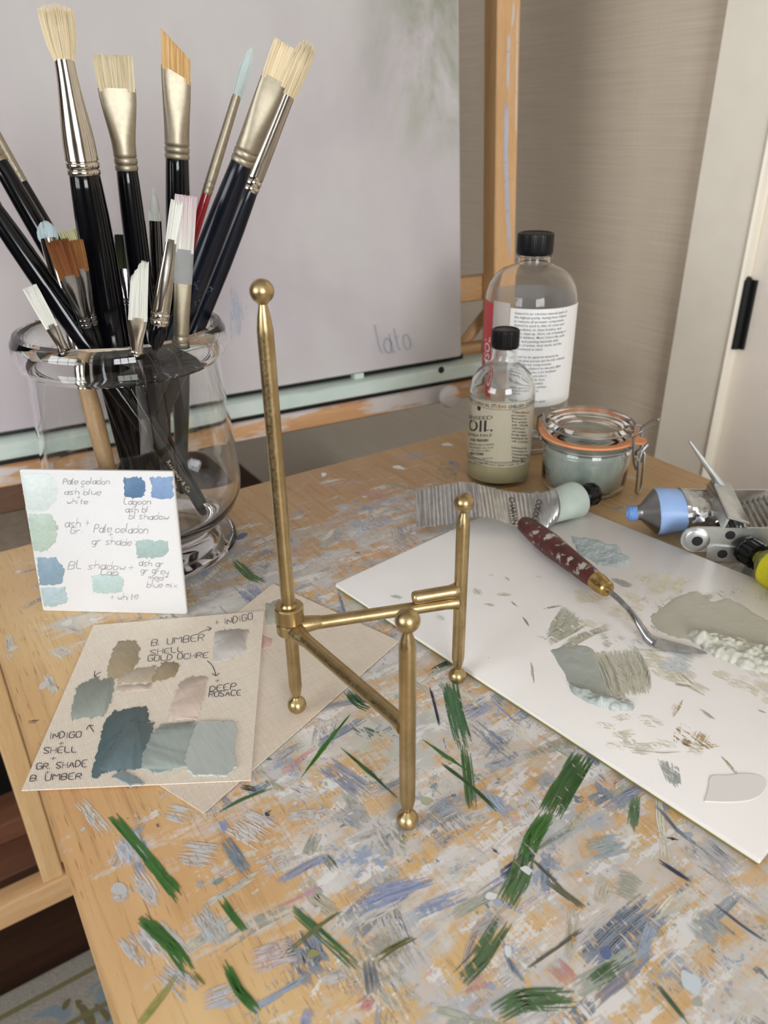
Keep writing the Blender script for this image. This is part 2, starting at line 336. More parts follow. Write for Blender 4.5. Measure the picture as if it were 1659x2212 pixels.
# ------------------------------------------------------------------ table
TX0, TY0 = -0.598, -1.05
tbl = thing('work_table', (-0.3, -0.5, 0), 'paint-spattered pine work table carrying the art supplies', 'table')
def tabletop_mat():
    n = NT('paint_washed_tabletop'); f = n.noise(n.coord((26, 1.6, 26)), 1.0, 5, 0.6, 0.8); g = n.noise(n.coord((260, 9, 100)), 1.0, 4, 0.65)
    big = n.noise(n.coord(), 5.0, 3)
    c = n.mix(n.ramp(big, [(0.4, G0), (0.65, G1)]), n.ramp(f, [(0.3, lin(210, 174, 122)), (0.7, lin(224, 192, 142))]), n.ramp(f, [(0.3, lin(198, 152, 104)), (0.7, lin(214, 172, 122))]))
    c = n.mix(n.ramp(g, [(0.52, G0), (0.72, (0.55, 0.55, 0.55, 1))]), c, lin(160, 114, 74))
    po = n.noise(n.coord((1100, 55, 100)), 1.0, 2, 0.5); c = n.mix(n.ramp(po, [(0.64, G0), (0.70, (0.6, 0.6, 0.6, 1))]), c, lin(120, 80, 50))
    dry = n.noise(n.coord((620, 70, 100)), 1.0, 4, 0.65)
    # how much paint has gathered: little along the left edge and towards the rear right corner
    tc = n.add('ShaderNodeTexCoord'); sep = n.add('ShaderNodeSeparateXYZ'); n.link(tc.outputs['Object'], sep.inputs[0])
    def rng(sock, a, b, lo=0.0, hi=1.0):
        m = n.add('ShaderNodeMapRange'); m.inputs[1].default_value = a; m.inputs[2].default_value = b; m.inputs[3].default_value = lo; m.inputs[4].default_value = hi; n.link(sock, m.inputs[0]); return m.outputs[0]
    def mul(a, b, op='MULTIPLY'):
        m = n.add('ShaderNodeMath', operation=op)
        for k, v in enumerate((a, b)):
            if hasattr(v, 'is_output'): n.link(v, m.inputs[k])
            else: m.inputs[k].default_value = v
        return m.outputs[0]
    X, Y = sep.outputs[0], sep.outputs[1]
    den = mul(rng(X, TX0 + 0.01, TX0 + 0.10), mul(rng(Y, -0.01, -0.11), mul(rng(X, -0.19, -0.24), rng(Y, -0.24, -0.42), 'MAXIMUM')))
    den = rng(den, 0, 1, -0.11, 0.045)
    def layer(c, scale, rot, det, rough, th, soft, colr, op=1.0, dist=0.3):
        v = n.noise(n.coord(scale, (0, 0, rot)), 1.0, det, rough, dist); v = mul(mul(v, den, 'ADD'), rng(dry, 0, 1, -0.10, 0.10), 'ADD')
        k = n.ramp(v, [(th, G0), (th + soft, (op, op, op, 1))])
        if callable(colr): colr = colr()
        return n.mix(k, c, colr), v
    hue = n.noise(n.coord((1, 1, 1)), 9.0, 4, 0.6)
    mixcol = n.ramp(hue, [(0.30, lin(172, 184, 198)), (0.42, lin(216, 213, 212)), (0.5, lin(200, 200, 196)), (0.58, lin(222, 215, 211)), (0.68, lin(178, 186, 206)), (0.8, lin(212, 192, 186))])
    c, _ = layer(c, (16, 42, 1), 0.05, 9, 0.72, 0.50, 0.10, mixcol, 0.8)
    hue2 = n.noise(n.coord((1, 1, 1), (0, 0, 1)), 14.0, 4, 0.6)
    mix2 = n.ramp(hue2, [(0.30, lin(160, 174, 196)), (0.42, lin(178, 184, 188)), (0.52, lin(222, 219, 217)), (0.64, lin(192, 198, 188)), (0.76, lin(170, 178, 206))])
    c, _ = layer(c, (22, 60, 1), 0.75, 9, 0.74, 0.555, 0.05, mix2, 0.85)
    c, _ = layer(c, (60, 20, 1), 0.1, 9, 0.74, 0.575, 0.05, lin(200, 198, 198), 0.75)
    c, _ = layer(c, (30, 95, 1), -0.1, 8, 0.7, 0.60, 0.03, lin(228, 226, 224), 0.9)
    c, _ = layer(c, (34, 46, 1), 0.4, 9, 0.75, 0.635, 0.03, lin(146, 160, 186), 0.85)
    c, _ = layer(c, (28, 34, 1), 1.9, 9, 0.75, 0.66, 0.03, lin(150, 158, 146), 0.85)
    c, _ = layer(c, (40, 40, 1), 2.9, 9, 0.75, 0.68, 0.02, lin(216, 170, 168), 0.8)
    c, sp = layer(c, (120, 120, 1), 0.9, 6, 0.7, 0.69, 0.015, lin(108, 118, 128), 0.9)
    n.set(c, 0.42); n.bump(n.mix(0.5, g, sp), 0.25, 0.0006); return n.m
M_top = tabletop_mat()
top = MB().box((TX0, TY0, ZT - 0.020), (0, 0, ZT), bev=0.0018).build('tabletop', M_top, tbl)
M_edge = wood('pine_edge', lin(212, 172, 118), lin(232, 196, 144), (45, 3, 45), 0.45)
for (lo, hi) in (((TX0 + 0.03, TY0 + 0.03, ZT - 0.09), (TX0 + 0.05, -0.03, ZT - 0.02)), ((-0.05, TY0 + 0.03, ZT - 0.09), (-0.03, -0.03, ZT - 0.02)),
                 ((TX0 + 0.05, -0.05, ZT - 0.09), (-0.05, -0.03, ZT - 0.02)), ((TX0 + 0.05, TY0 + 0.03, ZT - 0.09), (-0.05, TY0 + 0.05, ZT - 0.02))):
    MB().box(lo, hi, bev=0.002).build('apron', M_edge, tbl)
for x in (TX0 + 0.07, -0.07):
    for y in (TY0 + 0.07, -0.07):
        MB().box((x - 0.02, y - 0.02, 0.0125), (x + 0.02, y + 0.02, ZT - 0.02), bev=0.003).build('leg', M_pine, tbl)

# ---- paint strokes: every stroke is a bundle of bristle streaks with its own ragged ends
class Strokes:
    def __init__(s, fn, base, step=9e-6, cell=0.006):
        s.mb = MB(); s.mb.c = []; s.fn = fn; s.base = base; s.step = step; s.cell = cell; s.lay = {}
    def stroke(s, pts, width, colr, rag=0.25, dens=0.92, jit=0.10, sw=0.0007, taper=0.0, rnd=R, lift=0):
        cover = dens; dens = 1 - (1 - dens) * 0.12; jit *= 0.8; rag *= 0.8
        pts = [np.array(p, float)[:2] for p in pts]
        seg = [np.linalg.norm(pts[i + 1] - pts[i]) for i in range(len(pts) - 1)]; L = sum(seg)
        if L < 1e-5: return
        K = max(3, min(14, int(L / 0.006) + 2)); P = []; Nn = []
        cum = np.concatenate([[0], np.cumsum(seg)])
        def at(t):
            d = t * L; i = min(len(seg) - 1, max(0, int(np.searchsorted(cum, d) - 1))); q = (d - cum[i]) / (seg[i] + 1e-12); return pts[i] + (pts[i + 1] - pts[i]) * q
        n = max(2, int(width / sw)); cells = set()
        for t in np.linspace(0, 1, K):
            p = at(t); cells.add((int(p[0] // s.cell), int(p[1] // s.cell)))
            r = int(width / 2 / s.cell) + 1
            for i in range(-r, r + 1):
                for j in range(-r, r + 1): cells.add((int(p[0] // s.cell) + i, int(p[1] // s.cell) + j))
        lay = max([s.lay.get(c, 0) for c in cells]) + 1
        for c in cells: s.lay[c] = lay
        z = s.base + lay * s.step
        base = lin(*colr) if max(colr) > 1.01 else colr
        for j in range(n):
            if rnd.random() > dens: continue
            o = ((j + 0.5) / n - 0.5) * width; hw = width / n * rnd.uniform(0.5, 0.75)
            t0 = rnd.random() ** 2 * rag; t1 = 1 - rnd.random() ** 2 * rag
            edge = abs(2 * (j + 0.5) / n - 1); t0 += taper * edge * 0.5; t1 -= taper * edge * 0.5
            spans = [(t0, t1)]
            if rnd.random() < rag * 0.8:
                m = rnd.uniform(t0, t1); g = rnd.uniform(0.02, 0.12); spans = [(t0, m - g), (m + g, t1)]
            k = rnd.uniform(1 - jit, 1 + jit); wv = rnd.uniform(-0.5, 0.5) * jit
            cc = (min(1, base[0] * k * (1 + wv * 0.4)), min(1, base[1] * k), min(1, base[2] * k * (1 - wv * 0.4)), cover)
            for a, b in spans:
                if b - a < 0.03: continue
                m = max(2, int(K * (b - a)) + 1); vs = []
                for t in np.linspace(a, b, m):
                    p = at(t); q = at(min(1, t + 0.02)) - at(max(0, t - 0.02)); q /= (np.linalg.norm(q) + 1e-12); nn = np.array([-q[1], q[0]])
                    e = hw * (0.35 if (t in (a, b)) else 1.0) * rnd.uniform(0.8, 1.15); oo = o * (1 - taper * 0.8 * abs(2 * t - 1) ** 2)
                    for sg in (-1, 1):
                        r2 = p + nn * (oo + sg * e); vs.append(s.fn(r2[0], r2[1], z))
                s.mb.add(vs, [(2 * i, 2 * i + 1, 2 * i + 3, 2 * i + 2) for i in range(m - 1)]); s.mb.c += [cc] * len(vs)
    def blob(s, c, r, colr, rnd=R, asp=1.0, rot=0.0, n=14, lift=0):
        lay = s.lay.get((int(c[0] // s.cell), int(c[1] // s.cell)), 0) + 1
        for i in (-1, 0, 1):
            for j in (-1, 0, 1): s.lay[(int(c[0] // s.cell) + i, int(c[1] // s.cell) + j)] = lay
        z = s.base + lay * s.step + lift; base = lin(*colr); ctl = []
        for k in range(9):
            a = 2 * PI * k / 9; rr = r * rnd.uniform(0.6, 1.2); x, y = rr * math.cos(a), rr * math.sin(a) * asp
            ctl.append((c[0] + x * math.cos(rot) - y * math.sin(rot), c[1] + x * math.sin(rot) + y * math.cos(rot)))
        sm = []
        for p, q in zip(ctl, ctl[1:] + ctl[:1]): sm += [(p[0] * .75 + q[0] * .25, p[1] * .75 + q[1] * .25), (p[0] * .25 + q[0] * .75, p[1] * .25 + q[1] * .75)]
        vs = [s.fn(x, y, z) for x, y in sm]; n = len(vs)
        s.mb.add(vs, [tuple(range(n))]); s.mb.c += [base] * n
TS = Strokes(lambda x, y, z: (x, y, ZT + z), 0.00003)
def tp(*pp): return [T(*p)[:2] for p in pp]
def pxm(px, py): return proj(T(px, py))[2] / FPX * 1.0        # metres per pixel across the view
def inside(x, y, m=0.004): return TX0 + m < x < -m and TY0 + m < y < -m
PAL = [((222, 218, 216), 20), ((206, 202, 202), 20), ((192, 192, 196), 14), ((178, 184, 192), 12), ((163, 176, 196), 10), ((170, 178, 204), 7), ((150, 160, 176), 6), ((188, 192, 178), 7),
       ((176, 184, 172), 6), ((210, 190, 182), 7), ((222, 176, 174), 2), ((118, 128, 140), 3), ((96, 118, 96), 2), ((208, 200, 182), 8), ((64, 74, 96), 1), ((226, 222, 206), 6)]
_pw = [p[1] for p in PAL]
def density(x, y):
    """how much paint has collected on this part of the table (0..1)"""
    d = min(1, max(0.10, (x - TX0 - 0.01) / 0.10))
    if y > -0.24: d *= min(1, max(0.12, (-0.02 - y) / 0.20))
    if x > -0.16: d *= min(1, max(0.08, (-y - 0.22) / 0.22)) if y > -0.44 else 1
    return d
rs = random.Random(21)
def rand_stroke(i, big):
    for _ in range(40):
        x = rs.uniform(TX0, 0); y = rs.uniform(-0.80, 0)
        if rs.random() < density(x, y): break
    q = rs.random()
    a = rs.gauss(0, 0.12) if q < 0.50 else (rs.gauss(PI / 2, 0.12) if q < 0.64 else (rs.gauss(0.62, 0.2) if q < 0.8 else rs.uniform(0, PI)))
    if big: L = rs.uniform(0.018, 0.05); W = rs.uniform(0.008, 0.02)
    else: L = rs.uniform(0.006, 0.034) * (1.5 if rs.random() < 0.1 else 1); W = rs.uniform(0.0012, 0.007)
    dx, dy = math.cos(a) * L / 2, math.sin(a) * L / 2; b = rs.uniform(-0.05, 0.05) * L
    pts = [(x - dx, y - dy), (x - dy * 0.1 + b * math.sin(a), y + b * math.cos(a)), (x + dx, y + dy)]
    if not all(inside(px_, py_, 0.006 + W / 2) for px_, py_ in pts): return
    c = rs.choices([p[0] for p in PAL], _pw)[0]; k = rs.uniform(0.93, 1.05)
    if big and (max(c) < 150 or c[1] > c[0] + 10): c = (204, 202, 202)
    TS.stroke(pts, W, tuple(min(255, v * k) for v in c), rag=rs.uniform(0.2, 0.5), dens=rs.uniform(0.35, 0.65) if big else rs.uniform(0.5, 0.95), jit=0.08, sw=0.0007 if big else 0.0005, rnd=rs)
for i in range(170): rand_stroke(i, True)
for i in range(900): rand_stroke(i, False)
for i in range(500):
    for _ in range(40):
        x = rs.uniform(TX0 + 0.008, -0.008); y = rs.uniform(-0.8, -0.008)
        if rs.random() < density(x, y): break
    TS.blob((x, y), rs.uniform(0.0006, 0.0028) * (1.6 if rs.random() < 0.08 else 1), rs.choices([p[0] for p in PAL], _pw)[0], rs, rs.uniform(0.4, 1), rs.uniform(0, PI), 10)
GR, DG, OL, LV, BG, GY, PK, LB, WH, IN = (74, 122, 58), (52, 92, 56), (122, 122, 74), (160, 172, 206), (138, 152, 168), (136, 140, 146), (216, 156, 154), (170, 188, 212), (232, 236, 238), (66, 78, 104)
for pts, wpx, c, rag, dens in [
    ([(483, 1815), (537, 1890)], 25, BG, .5, .8), ([(477, 1771), (494, 1804)], 14, LV, .4, .8), ([(271, 1793), (320, 1890)], 40, LV, .7, .6),
    ([(797, 2075), (808, 2151)], 26, GY, .4, .9), ([(770, 1967), (900, 1912)], 28, LV, .5, .85), ([(800, 1937), (940, 1895)], 30, LV, .5, .85), ([(898, 1973), (1007, 1931)], 26, LV, .5, .7),
    ([(526, 2194), (662, 2113)], 14, LB, .5, .8), ([(580, 1967), (711, 1910)], 8, (216, 156, 184), .6, .7), ([(776, 2178), (808, 2159)], 27, PK, .5, .9),
    ([(1194, 2082), (1240, 2123)], 34, PK, .5, .85), ([(997, 2144), (1059, 2113)], 26, (216, 166, 170), .6, .7), ([(1111, 1973), (1199, 1921)], 12, (226, 208, 208), .5, .8),
    ([(1330, 1900), (1380, 1925)], 60, (186, 190, 178), .5, .9), ([(1270, 1840), (1350, 1820)], 46, (172, 184, 190), .6, .8), ([(1500, 1980), (1560, 2030)], 60, (180, 186, 188), .6, .8), ([(760, 1060), (850, 1078)], 22, (206, 160, 152), .6, .8),
    ([(1020, 1560), (1110, 1640)], 30, (140, 152, 178), .7, .6), ([(930, 1760), (980, 1730)], 30, LB, .6, .8), ([(1040, 1700), (1110, 1780)], 18, LB, .6, .7),
    ([(700, 1650), (800, 1720)], 40, (160, 166, 188), .6, .7), ([(640, 1790), (760, 1745)], 40, (216, 214, 214), .7, .6),
    # chalky scumbles on the left half
    ([(170, 1730), (200, 1765), (233, 1804)], 22, (222, 216, 208), .5, .76), ([(267, 1800), (282, 1835), (297, 1866)], 44, (214, 214, 222), .4, .76), ([(250, 1925), (280, 1940)], 34, (214, 212, 212), .3, .75), ([(290, 1880), (345, 1960)], 30, (216, 214, 216), .5, .74),
    ([(282, 2010), (330, 2075)], 56, (214, 214, 216), .4, .76), ([(330, 2000), (400, 2080)], 44, (222, 220, 218), .5, .76), ([(350, 2090), (420, 2150)], 40, (206, 208, 214), .5, .74), ([(356, 1750), (410, 1765)], 36, (216, 218, 220), .4, .8), ([(385, 1840), (470, 1850)], 50, (216, 214, 212), .5, .74),
    ([(510, 1770), (580, 1810)], 64, (228, 222, 220), .4, .8), ([(430, 1960), (480, 2040)], 40, (204, 210, 214), .5, .74), ([(440, 2170), (520, 2140)], 46, (208, 212, 222), .5, .74), ([(560, 1880), (640, 1840)], 40, (220, 214, 212), .5, .74), ([(540, 2080), (640, 2050)], 50, (222, 208, 208), .5, .74), ([(200, 1640), (240, 1625)], 20, (216, 214, 210), .4, .74),
    ([(120, 1400), (150, 1420)], 24, (220, 218, 214), .4, .8), ([(60, 1270), (110, 1262)], 14, (214, 212, 208), .5, .74), ([(100, 1455), (120, 1500)], 14, (222, 220, 216), .3, .7), ([(20, 1370), (22, 1425)], 12, (216, 212, 206), .4, .7), ([(470, 1400), (520, 1385)], 20, (216, 214, 212), .5, .74),
    # greens
    ([(239, 1758), (320, 1853), (390, 1950)], 17, GR, .15, .97), ([(318, 1852), (350, 1890), (385, 1930)], 25, GR, .3, .95), ([(304, 1980), (369, 2042), (412, 2102)], 24, GR, .25, .95), ([(410, 2098), (440, 2132)], 12, OL, .5, .9),
    ([(475, 1939), (500, 1975), (529, 2013)], 13, GR, .3, .95), ([(629, 1961), (683, 2010), (781, 2102)], 18, (84, 124, 76), .3, .9), ([(483, 2075), (515, 2140), (559, 2189)], 17, GR, .3, .95),
    ([(385, 2102), (345, 2158), (300, 2216)], 14, (166, 166, 96), .3, .9), ([(469, 1755), (521, 1728), (591, 1700)], 7, (86, 124, 84), .4, .8), ([(605, 2072), (705, 1988), (738, 1966)], 9, (124, 126, 84), .3, .9),
    ([(811, 2075), (850, 2046), (900, 2021)], 13, (112, 116, 70), .3, .95), ([(1261, 1631), (1214, 1709), (1188, 1760)], 42, (72, 110, 60), .2, .88), ([(1190, 1752), (1152, 1807), (1131, 1869)], 30, GR, .35, .85),
    ([(1135, 1850), (1121, 1900), (1090, 1957)], 38, (90, 122, 80), .35, .9), ([(1090, 1985), (1033, 2076), (992, 2118)], 34, (96, 124, 90), .5, .75), ([(970, 1474), (985, 1546), (1006, 1619)], 30, (82, 122, 86), .3, .8), ([(1004, 1612), (1012, 1680), (1019, 1748)], 19, (88, 124, 78), .3, .85),
    ([(941, 1640), (1010, 1691), (1079, 1756)], 7, (70, 98, 62), .2, .9), ([(1375, 1717), (1364, 1797)], 18, (104, 130, 96), .4, .8),
    ([(1069, 2196), (1131, 2159), (1245, 2159)], 44, (92, 124, 82), .5, .85), ([(1276, 2128), (1339, 2082)], 30, (96, 122, 92), .6, .7), ([(1178, 1900), (1261, 1963)], 13, (112, 112, 88), .3, .9), ([(1261, 2006), (1131, 2097)], 7, (118, 112, 96), .4, .8),
    ([(1411, 2056), (1282, 2170)], 22, (156, 156, 170), .4, .8), ([(1416, 2123), (1489, 2215)], 9, (76, 100, 82), .3, .9), ([(1421, 1859), (1494, 1906)], 8, IN, .3, .9), ([(1541, 1952), (1600, 2000), (1659, 2040)], 8, (84, 98, 124), .3, .8),
    ([(923, 1460), (941, 1532), (963, 1622)], 4, (60, 60, 80), .5, .8), ([(505, 1210), (540, 1245), (570, 1262)], 18, (86, 122, 70), .4, .85), ([(750, 1490), (775, 1520), (800, 1530)], 22, DG, .4, .8), ([(760, 1570), (830, 1600)], 26, (100, 126, 112), .7, .6),
    ([(700, 1850), (725, 1880)], 18, (96, 108, 82), .5, .7), ([(520, 1700), (555, 1706)], 11, (60, 74, 72), .3, .95), ([(60, 1560), (85, 1558)], 10, (92, 74, 60), .4, .9), ([(1145, 1850), (1225, 1930)], 8, (100, 108, 96), .4, .8)]:
    m = pxm(*pts[0]) * 1.15; TS.stroke(tp(*pts), wpx * m, c, rag, dens, 0.13, 0.0005, rnd=rs)
for pts, wpx, c in [([(765, 1532), (705, 1608), (632, 1703)], 11, (66, 128, 46)), ([(745, 1555), (720, 1580), (697, 1632)], 5, (72, 110, 60)), ([(721, 1603), (803, 1673), (868, 1733)], 9, (72, 110, 64)), ([(902, 1590), (967, 1637), (1039, 1684)], 11, (66, 112, 58)),
                    ([(337, 1776), (345, 1792)], 5, (36, 34, 84)), ([(385, 1700), (398, 1732)], 3, (96, 120, 60)), ([(590, 1745), (570, 1765)], 5, (76, 116, 56)), ([(1060, 1830), (1078, 1846)], 7, IN), ([(1440, 1810), (1465, 1815)], 8, (44, 46, 48))]:
    m = pxm(*pts[0]) * 1.15; TS.stroke(tp(*pts), wpx * m, c, 0.15, 1.0, 0.08, 0.0005, taper=0.95, rnd=rs)
for (px, py, r, c) in [(1137, 1880, 14, WH), (1062, 1938, 14, WH), (1075, 1950, 10, LB), (1098, 2055, 13, WH), (1494, 2123, 26, (214, 226, 234)), (1205, 1768, 7, (204, 210, 200)), (920, 1730, 14, (186, 190, 164)), (1080, 1780, 10, (220, 226, 220)), (675, 2060, 13, (160, 160, 110)),
                       (470, 1905, 9, (134, 160, 158)), (577, 1760, 6, IN), (860, 1010, 12, WH), (965, 960, 11, WH), (700, 1025, 9, WH), (975, 1000, 8, (120, 140, 184)), (520, 1160, 16, (84, 104, 138)), (480, 1100, 12, (110, 130, 156)), (1310, 2060, 14, (100, 118, 160)), (370, 1690, 8, (210, 205, 200)),
                       (500, 1330, 8, WH), (40, 1235, 6, WH), (30, 1400, 10, (214, 210, 204)), (145, 1345, 14, (222, 220, 216)), (95, 1480, 12, (214, 208, 204)), (260, 1920, 18, (206, 206, 206)), (180, 1790, 6, (200, 204, 196)), (1240, 2030, 6, (200, 150, 80)), (596, 1868, 6, (220, 180, 110))]:
    TS.blob(T(px, py)[:2], r * pxm(px, py) * 1.2, c, rs, 0.7, rs.uniform(0, 3), 16)
TS.mb.build('paint_strokes', M_paint, top, smooth=False, kind='stuff', label='layered smears and strokes of dried oil paint')
Z0 = 0.0006        # things stand on the paint layer

# ------------------------------------------------------------------ easel with painting behind the table
_tl = math.radians(4.0); _yw = math.radians(-5.0)
EX = np.array([math.cos(_yw), math.sin(_yw), 0]); EN = np.array([math.sin(_yw), -math.cos(_yw), 0])     # EN points to the viewer
EO = np.array([0.0, 0.15, ZT])
EZ = UP * math.cos(_tl) - EN * math.sin(_tl); EF = EN * math.cos(_tl) + UP * math.sin(_tl)
EM = frame_matrix(EO, EX, -EF, EZ)       # local: x right, y away, z up the easel; canvas face is y=0
EMI = EM.inverted()
def el(px, py, y=0.0):
    o = EO - EF * y; p = onplane(px, py, o, EF); return EMI @ Vector(p)
def emb(): return MB()
cR = el(997, 770)[0]; cB = el(997, 770)[2]
def paintingmat():
    n = NT('painted_canvas'); tc = n.add('ShaderNodeTexCoord'); sep = n.add('ShaderNodeSeparateXYZ'); n.link(tc.outputs['Object'], sep.inputs[0])
    v = n.coord((3, 3, 3)); f = n.noise(v, 1.2, 5, 0.6, 0.4); g = n.noise(n.coord((9, 9, 4)), 1.0, 4, 0.6)
    c = n.ramp(f, [(0.28, lin(182, 172, 176)), (0.45, lin(190, 184, 185)), (0.6, lin(195, 191, 189)), (0.75, lin(188, 186, 181))])
    c = n.mix(n.ramp(g, [(0.45, G0), (0.75, (0.5, 0.5, 0.5, 1))]), c, lin(174, 162, 172))
    def rng(sock, a, b):
        m = n.add('ShaderNodeMapRange'); m.inputs[1].default_value = a; m.inputs[2].default_value = b; n.link(sock, m.inputs[0]); m.interpolation_type = 'SMOOTHSTEP'; return m.outputs[0]
    # a soft sage cloud painted near the upper right corner
    gx = rng(sep.outputs[0], cR - 0.17, cR - 0.02); gz = rng(sep.outputs[2], cB + 0.20, cB + 0.33)
    mm = n.add('ShaderNodeMath', operation='MULTIPLY'); n.link(gx, mm.inputs[0]); n.link(gz, mm.inputs[1])
    nn = n.ramp(n.noise(n.coord((14, 14, 8)), 1.0, 4, 0.7, 0.6), [(0.35, G0), (0.62, G1)])
    c = n.mix(n.mix(1.0, mm.outputs[0], nn, 'MULTIPLY'), c, lin(138, 143, 120))
    px_ = rng(sep.outputs[0], cR - 0.40, cR - 0.62); c = n.mix(n.mix(1.0, px_, (0.6, 0.6, 0.6, 1), 'MULTIPLY'), c, lin(178, 163, 172))
    n.set(c, 0.6); n.bump(n.noise(n.coord((1400, 1400, 1400)), 1.0, 2), 0.10, 0.0003); return n.m
cv = thing('stretched_canvas', EM @ Vector((cR - 0.375, 0.01, cB)), 'large pale lavender grey painting standing on the easel tray', 'painting')
CT = cB + 0.75; CL = cR - 0.75
MB().box((CL, 0.0, cB), (cR, 0.020, CT), bev=0.0015).xform(EM).build('canvas_face', None, cv)
_cf = cv.children[0]
# painted face uses easel coordinates: give the mesh its own local frame
me = _cf.data; _cf.matrix_world = EM.copy(); me.transform(EMI); _cf.parent = cv; _cf.matrix_parent_inverse = Matrix.Translation(-Vector(cv.location)); _cf.matrix_basis = EM
me.materials.clear(); me.materials.append(paintingmat())
CS = Strokes(lambda x, y, z: tuple(EM @ Vector((x, -z, y))), 0.0003, 1e-5)
def cp(*pp): return [(el(*p)[0], el(*p)[2]) for p in pp]
# blue smear painted on the canvas
for k in range(5):
    x = 498 + k * 8; CS.stroke(cp((x, 610 + k * 12), (x + 4, 745 - k * 9)), 0.0035, (172, 178, 192), .7, .6, .03, .0012, rnd=rs)
CS.mb.build('blue_brush_marks', M_paint, cv, False, kind='stuff', label='faint blue brush marks')

es = thing('artist_easel', (EM @ Vector((-0.3, 0.05, 0)))[:2] + (0.0,), 'pine H-frame easel with paint-crusted tray behind the table', 'easel')
def ebox(name, lo, hi, mat, bev=0.0015, parent=es, label=None): 
    return MB().box(lo, hi, bev=bev).xform(EM).build(name, mat, parent, label=label)
# right post
pl = el(1072, 300, 0.03); pr = el(1119, 300, 0.03)
M_pinepost = wood('pine_post', lin(206, 160, 110), lin(226, 184, 134), (60, 60, 3), 0.45)
post = ebox('post', (pl[0], 0.03, -0.74), (pr[0], 0.058, 0.9), M_pinepost)
PS = Strokes(lambda x, y, z: tuple(EM @ Vector((x, 0.03 - z, y))), 0.0003, 1e-5)
def pp_(*q): return [(el(*p, 0.03)[0], el(*p, 0.03)[2]) for p in q]
for q, wd, c in [([(1099, 70), (1096, 200)], .004, (206, 200, 200)), ([(1095, 210), (1092, 330), (1097, 470), (1100, 560)], .006, (190, 196, 214)), ([(1110, 0), (1106, 60)], .003, (216, 206, 198)), ([(1117, 10), (1114, 300)], .0016, (226, 214, 202))]:
    PS.stroke(pp_(*q), wd, c, .3, .85, .06, .0007, rnd=rs)
PS.mb.build('paint_smears', M_paint, post, False)
lp = (-0.622, -0.597)
post2 = ebox('post', (-0.655, 0.03, -0.10), (-0.612, 0.058, 0.9), M_pinepost)
# rails
def erail(name, ytop, ybot, x0, x1, yf, yb, mat, label=None):
    zt = el(*ytop, yf)[2]; zb = el(*ybot, yf)[2]; return ebox(name, (x0, yf, zb), (x1, yb, zt), mat, label=label), zt, zb
# upper crossbar behind the canvas
zt = el(1030, 596, 0.06)[2]; zb = el(1030, 650, 0.06)[2]
ebox('crossbar', (-0.66, 0.06, zb), (pr[0], 0.08, zt), M_pine_h)
zt = el(1030, 742, 0.06)[2]; zb = el(1030, 775, 0.06)[2]
ebox('crossbar', (-0.66, 0.06, zb), (pr[0], 0.08, zt), M_pine_h)
b0 = el(1000, 742, 0.09); b1 = el(1052, 680, 0.09)
MB().tube([tuple(EM @ Vector((b0[0] - 0.02, 0.09, b0[2] - 0.02))), tuple(EM @ Vector((b1[0] + 0.02, 0.09, b1[2] + 0.022)))], 0.008, 8).build('brace', M_pine_h, es)
# tray: mint-painted bar, black strip for the shadow gap, paint-smeared wooden bar with knob
def mintmat():
    n = NT('mint_painted_tray'); f = n.noise(n.coord((9, 30, 30)), 1.0, 5, 0.65, 0.5); g = n.noise(n.coord((4, 12, 12)), 1.0, 3)
    c = n.ramp(f, [(0.3, lin(170, 190, 180)), (0.5, lin(196, 212, 203)), (0.7, lin(210, 216, 210))]); c = n.mix(n.ramp(g, [(0.60, G0), (0.70, (0.6, 0.6, 0.6, 1))]), c, lin(120, 150, 140))
    n.set(c, 0.5); n.bump(f, 0.3, 0.001); return n.m
def smearmat():
    n = NT('smeared_wood_bar'); f = n.noise(n.coord((7, 60, 60)), 1.0, 5, 0.65, 0.4); g = n.noise(n.coord((10, 10, 40)), 1.0, 4, 0.6); h = n.noise(n.coord((6, 6, 6)), 1.0, 2)
    c = n.ramp(f, [(0.3, lin(176, 126, 86)), (0.7, lin(206, 160, 114))])
    c = n.mix(n.ramp(g, [(0.48, G0), (0.58, (0.85, 0.85, 0.85, 1))]), c, lin(206, 204, 204)); c = n.mix(n.ramp(h, [(0.60, G0), (0.66, (0.8, 0.8, 0.8, 1))]), c, lin(98, 108, 126))
    n.set(c, 0.55); n.bump(g, 0.3, 0.001); return n.m
M_mint, M_smear = mintmat(), smearmat()
zt = el(700, 833, -0.02)[2]; zb = el(700, 871, -0.02)[2]
z_t1 = min(zt, cB - 0.006)
tray = ebox('tray', (-0.72, -0.02, zb), (pr[0] + 0.02, 0.026, z_t1), M_mint)
ebox('tray_gap_shade', (-0.70, -0.012, zb - 0.006), (pr[0], 0.02, zb), M_black, bev=0)  # black box painted in as the shade between the two bars
zt2 = zb - 0.006; zb2 = el(700, 920, -0.016)[2]
ebox('tray_rail', (-0.72, -0.016, zb2), (pr[0] + 0.02, 0.026, zt2), M_smear)
ebox('canvas_pad', (cR - 0.64, 0.004, z_t1), (cR - 0.60, 0.018, cB), M_mint, bev=0); pz = el(776, 808)[0]
ebox('canvas_pad', (pz - 0.006, 0.0, z_t1), (pz + 0.006, 0.018, cB), M_mint, bev=0)
ebox('canvas_gap_shade', (CL, 0.012, z_t1), (cR + 0.01, 0.022, cB), M_black, bev=0)  # black strip stands for the dark gap below the canvas
zq0 = el(20, 1045, 0.07)[2]; zq1 = el(20, 1108, 0.07)[2]
ebox('rear_crossbar', (-0.75, 0.07, zq1), (-0.42, 0.09, zq0), wood('brown_wood', lin(112, 80, 58), lin(140, 104, 76), (4, 40, 40), 0.5))
kn = el(963, 853, -0.02); kx, kz = kn[0], kn[2]
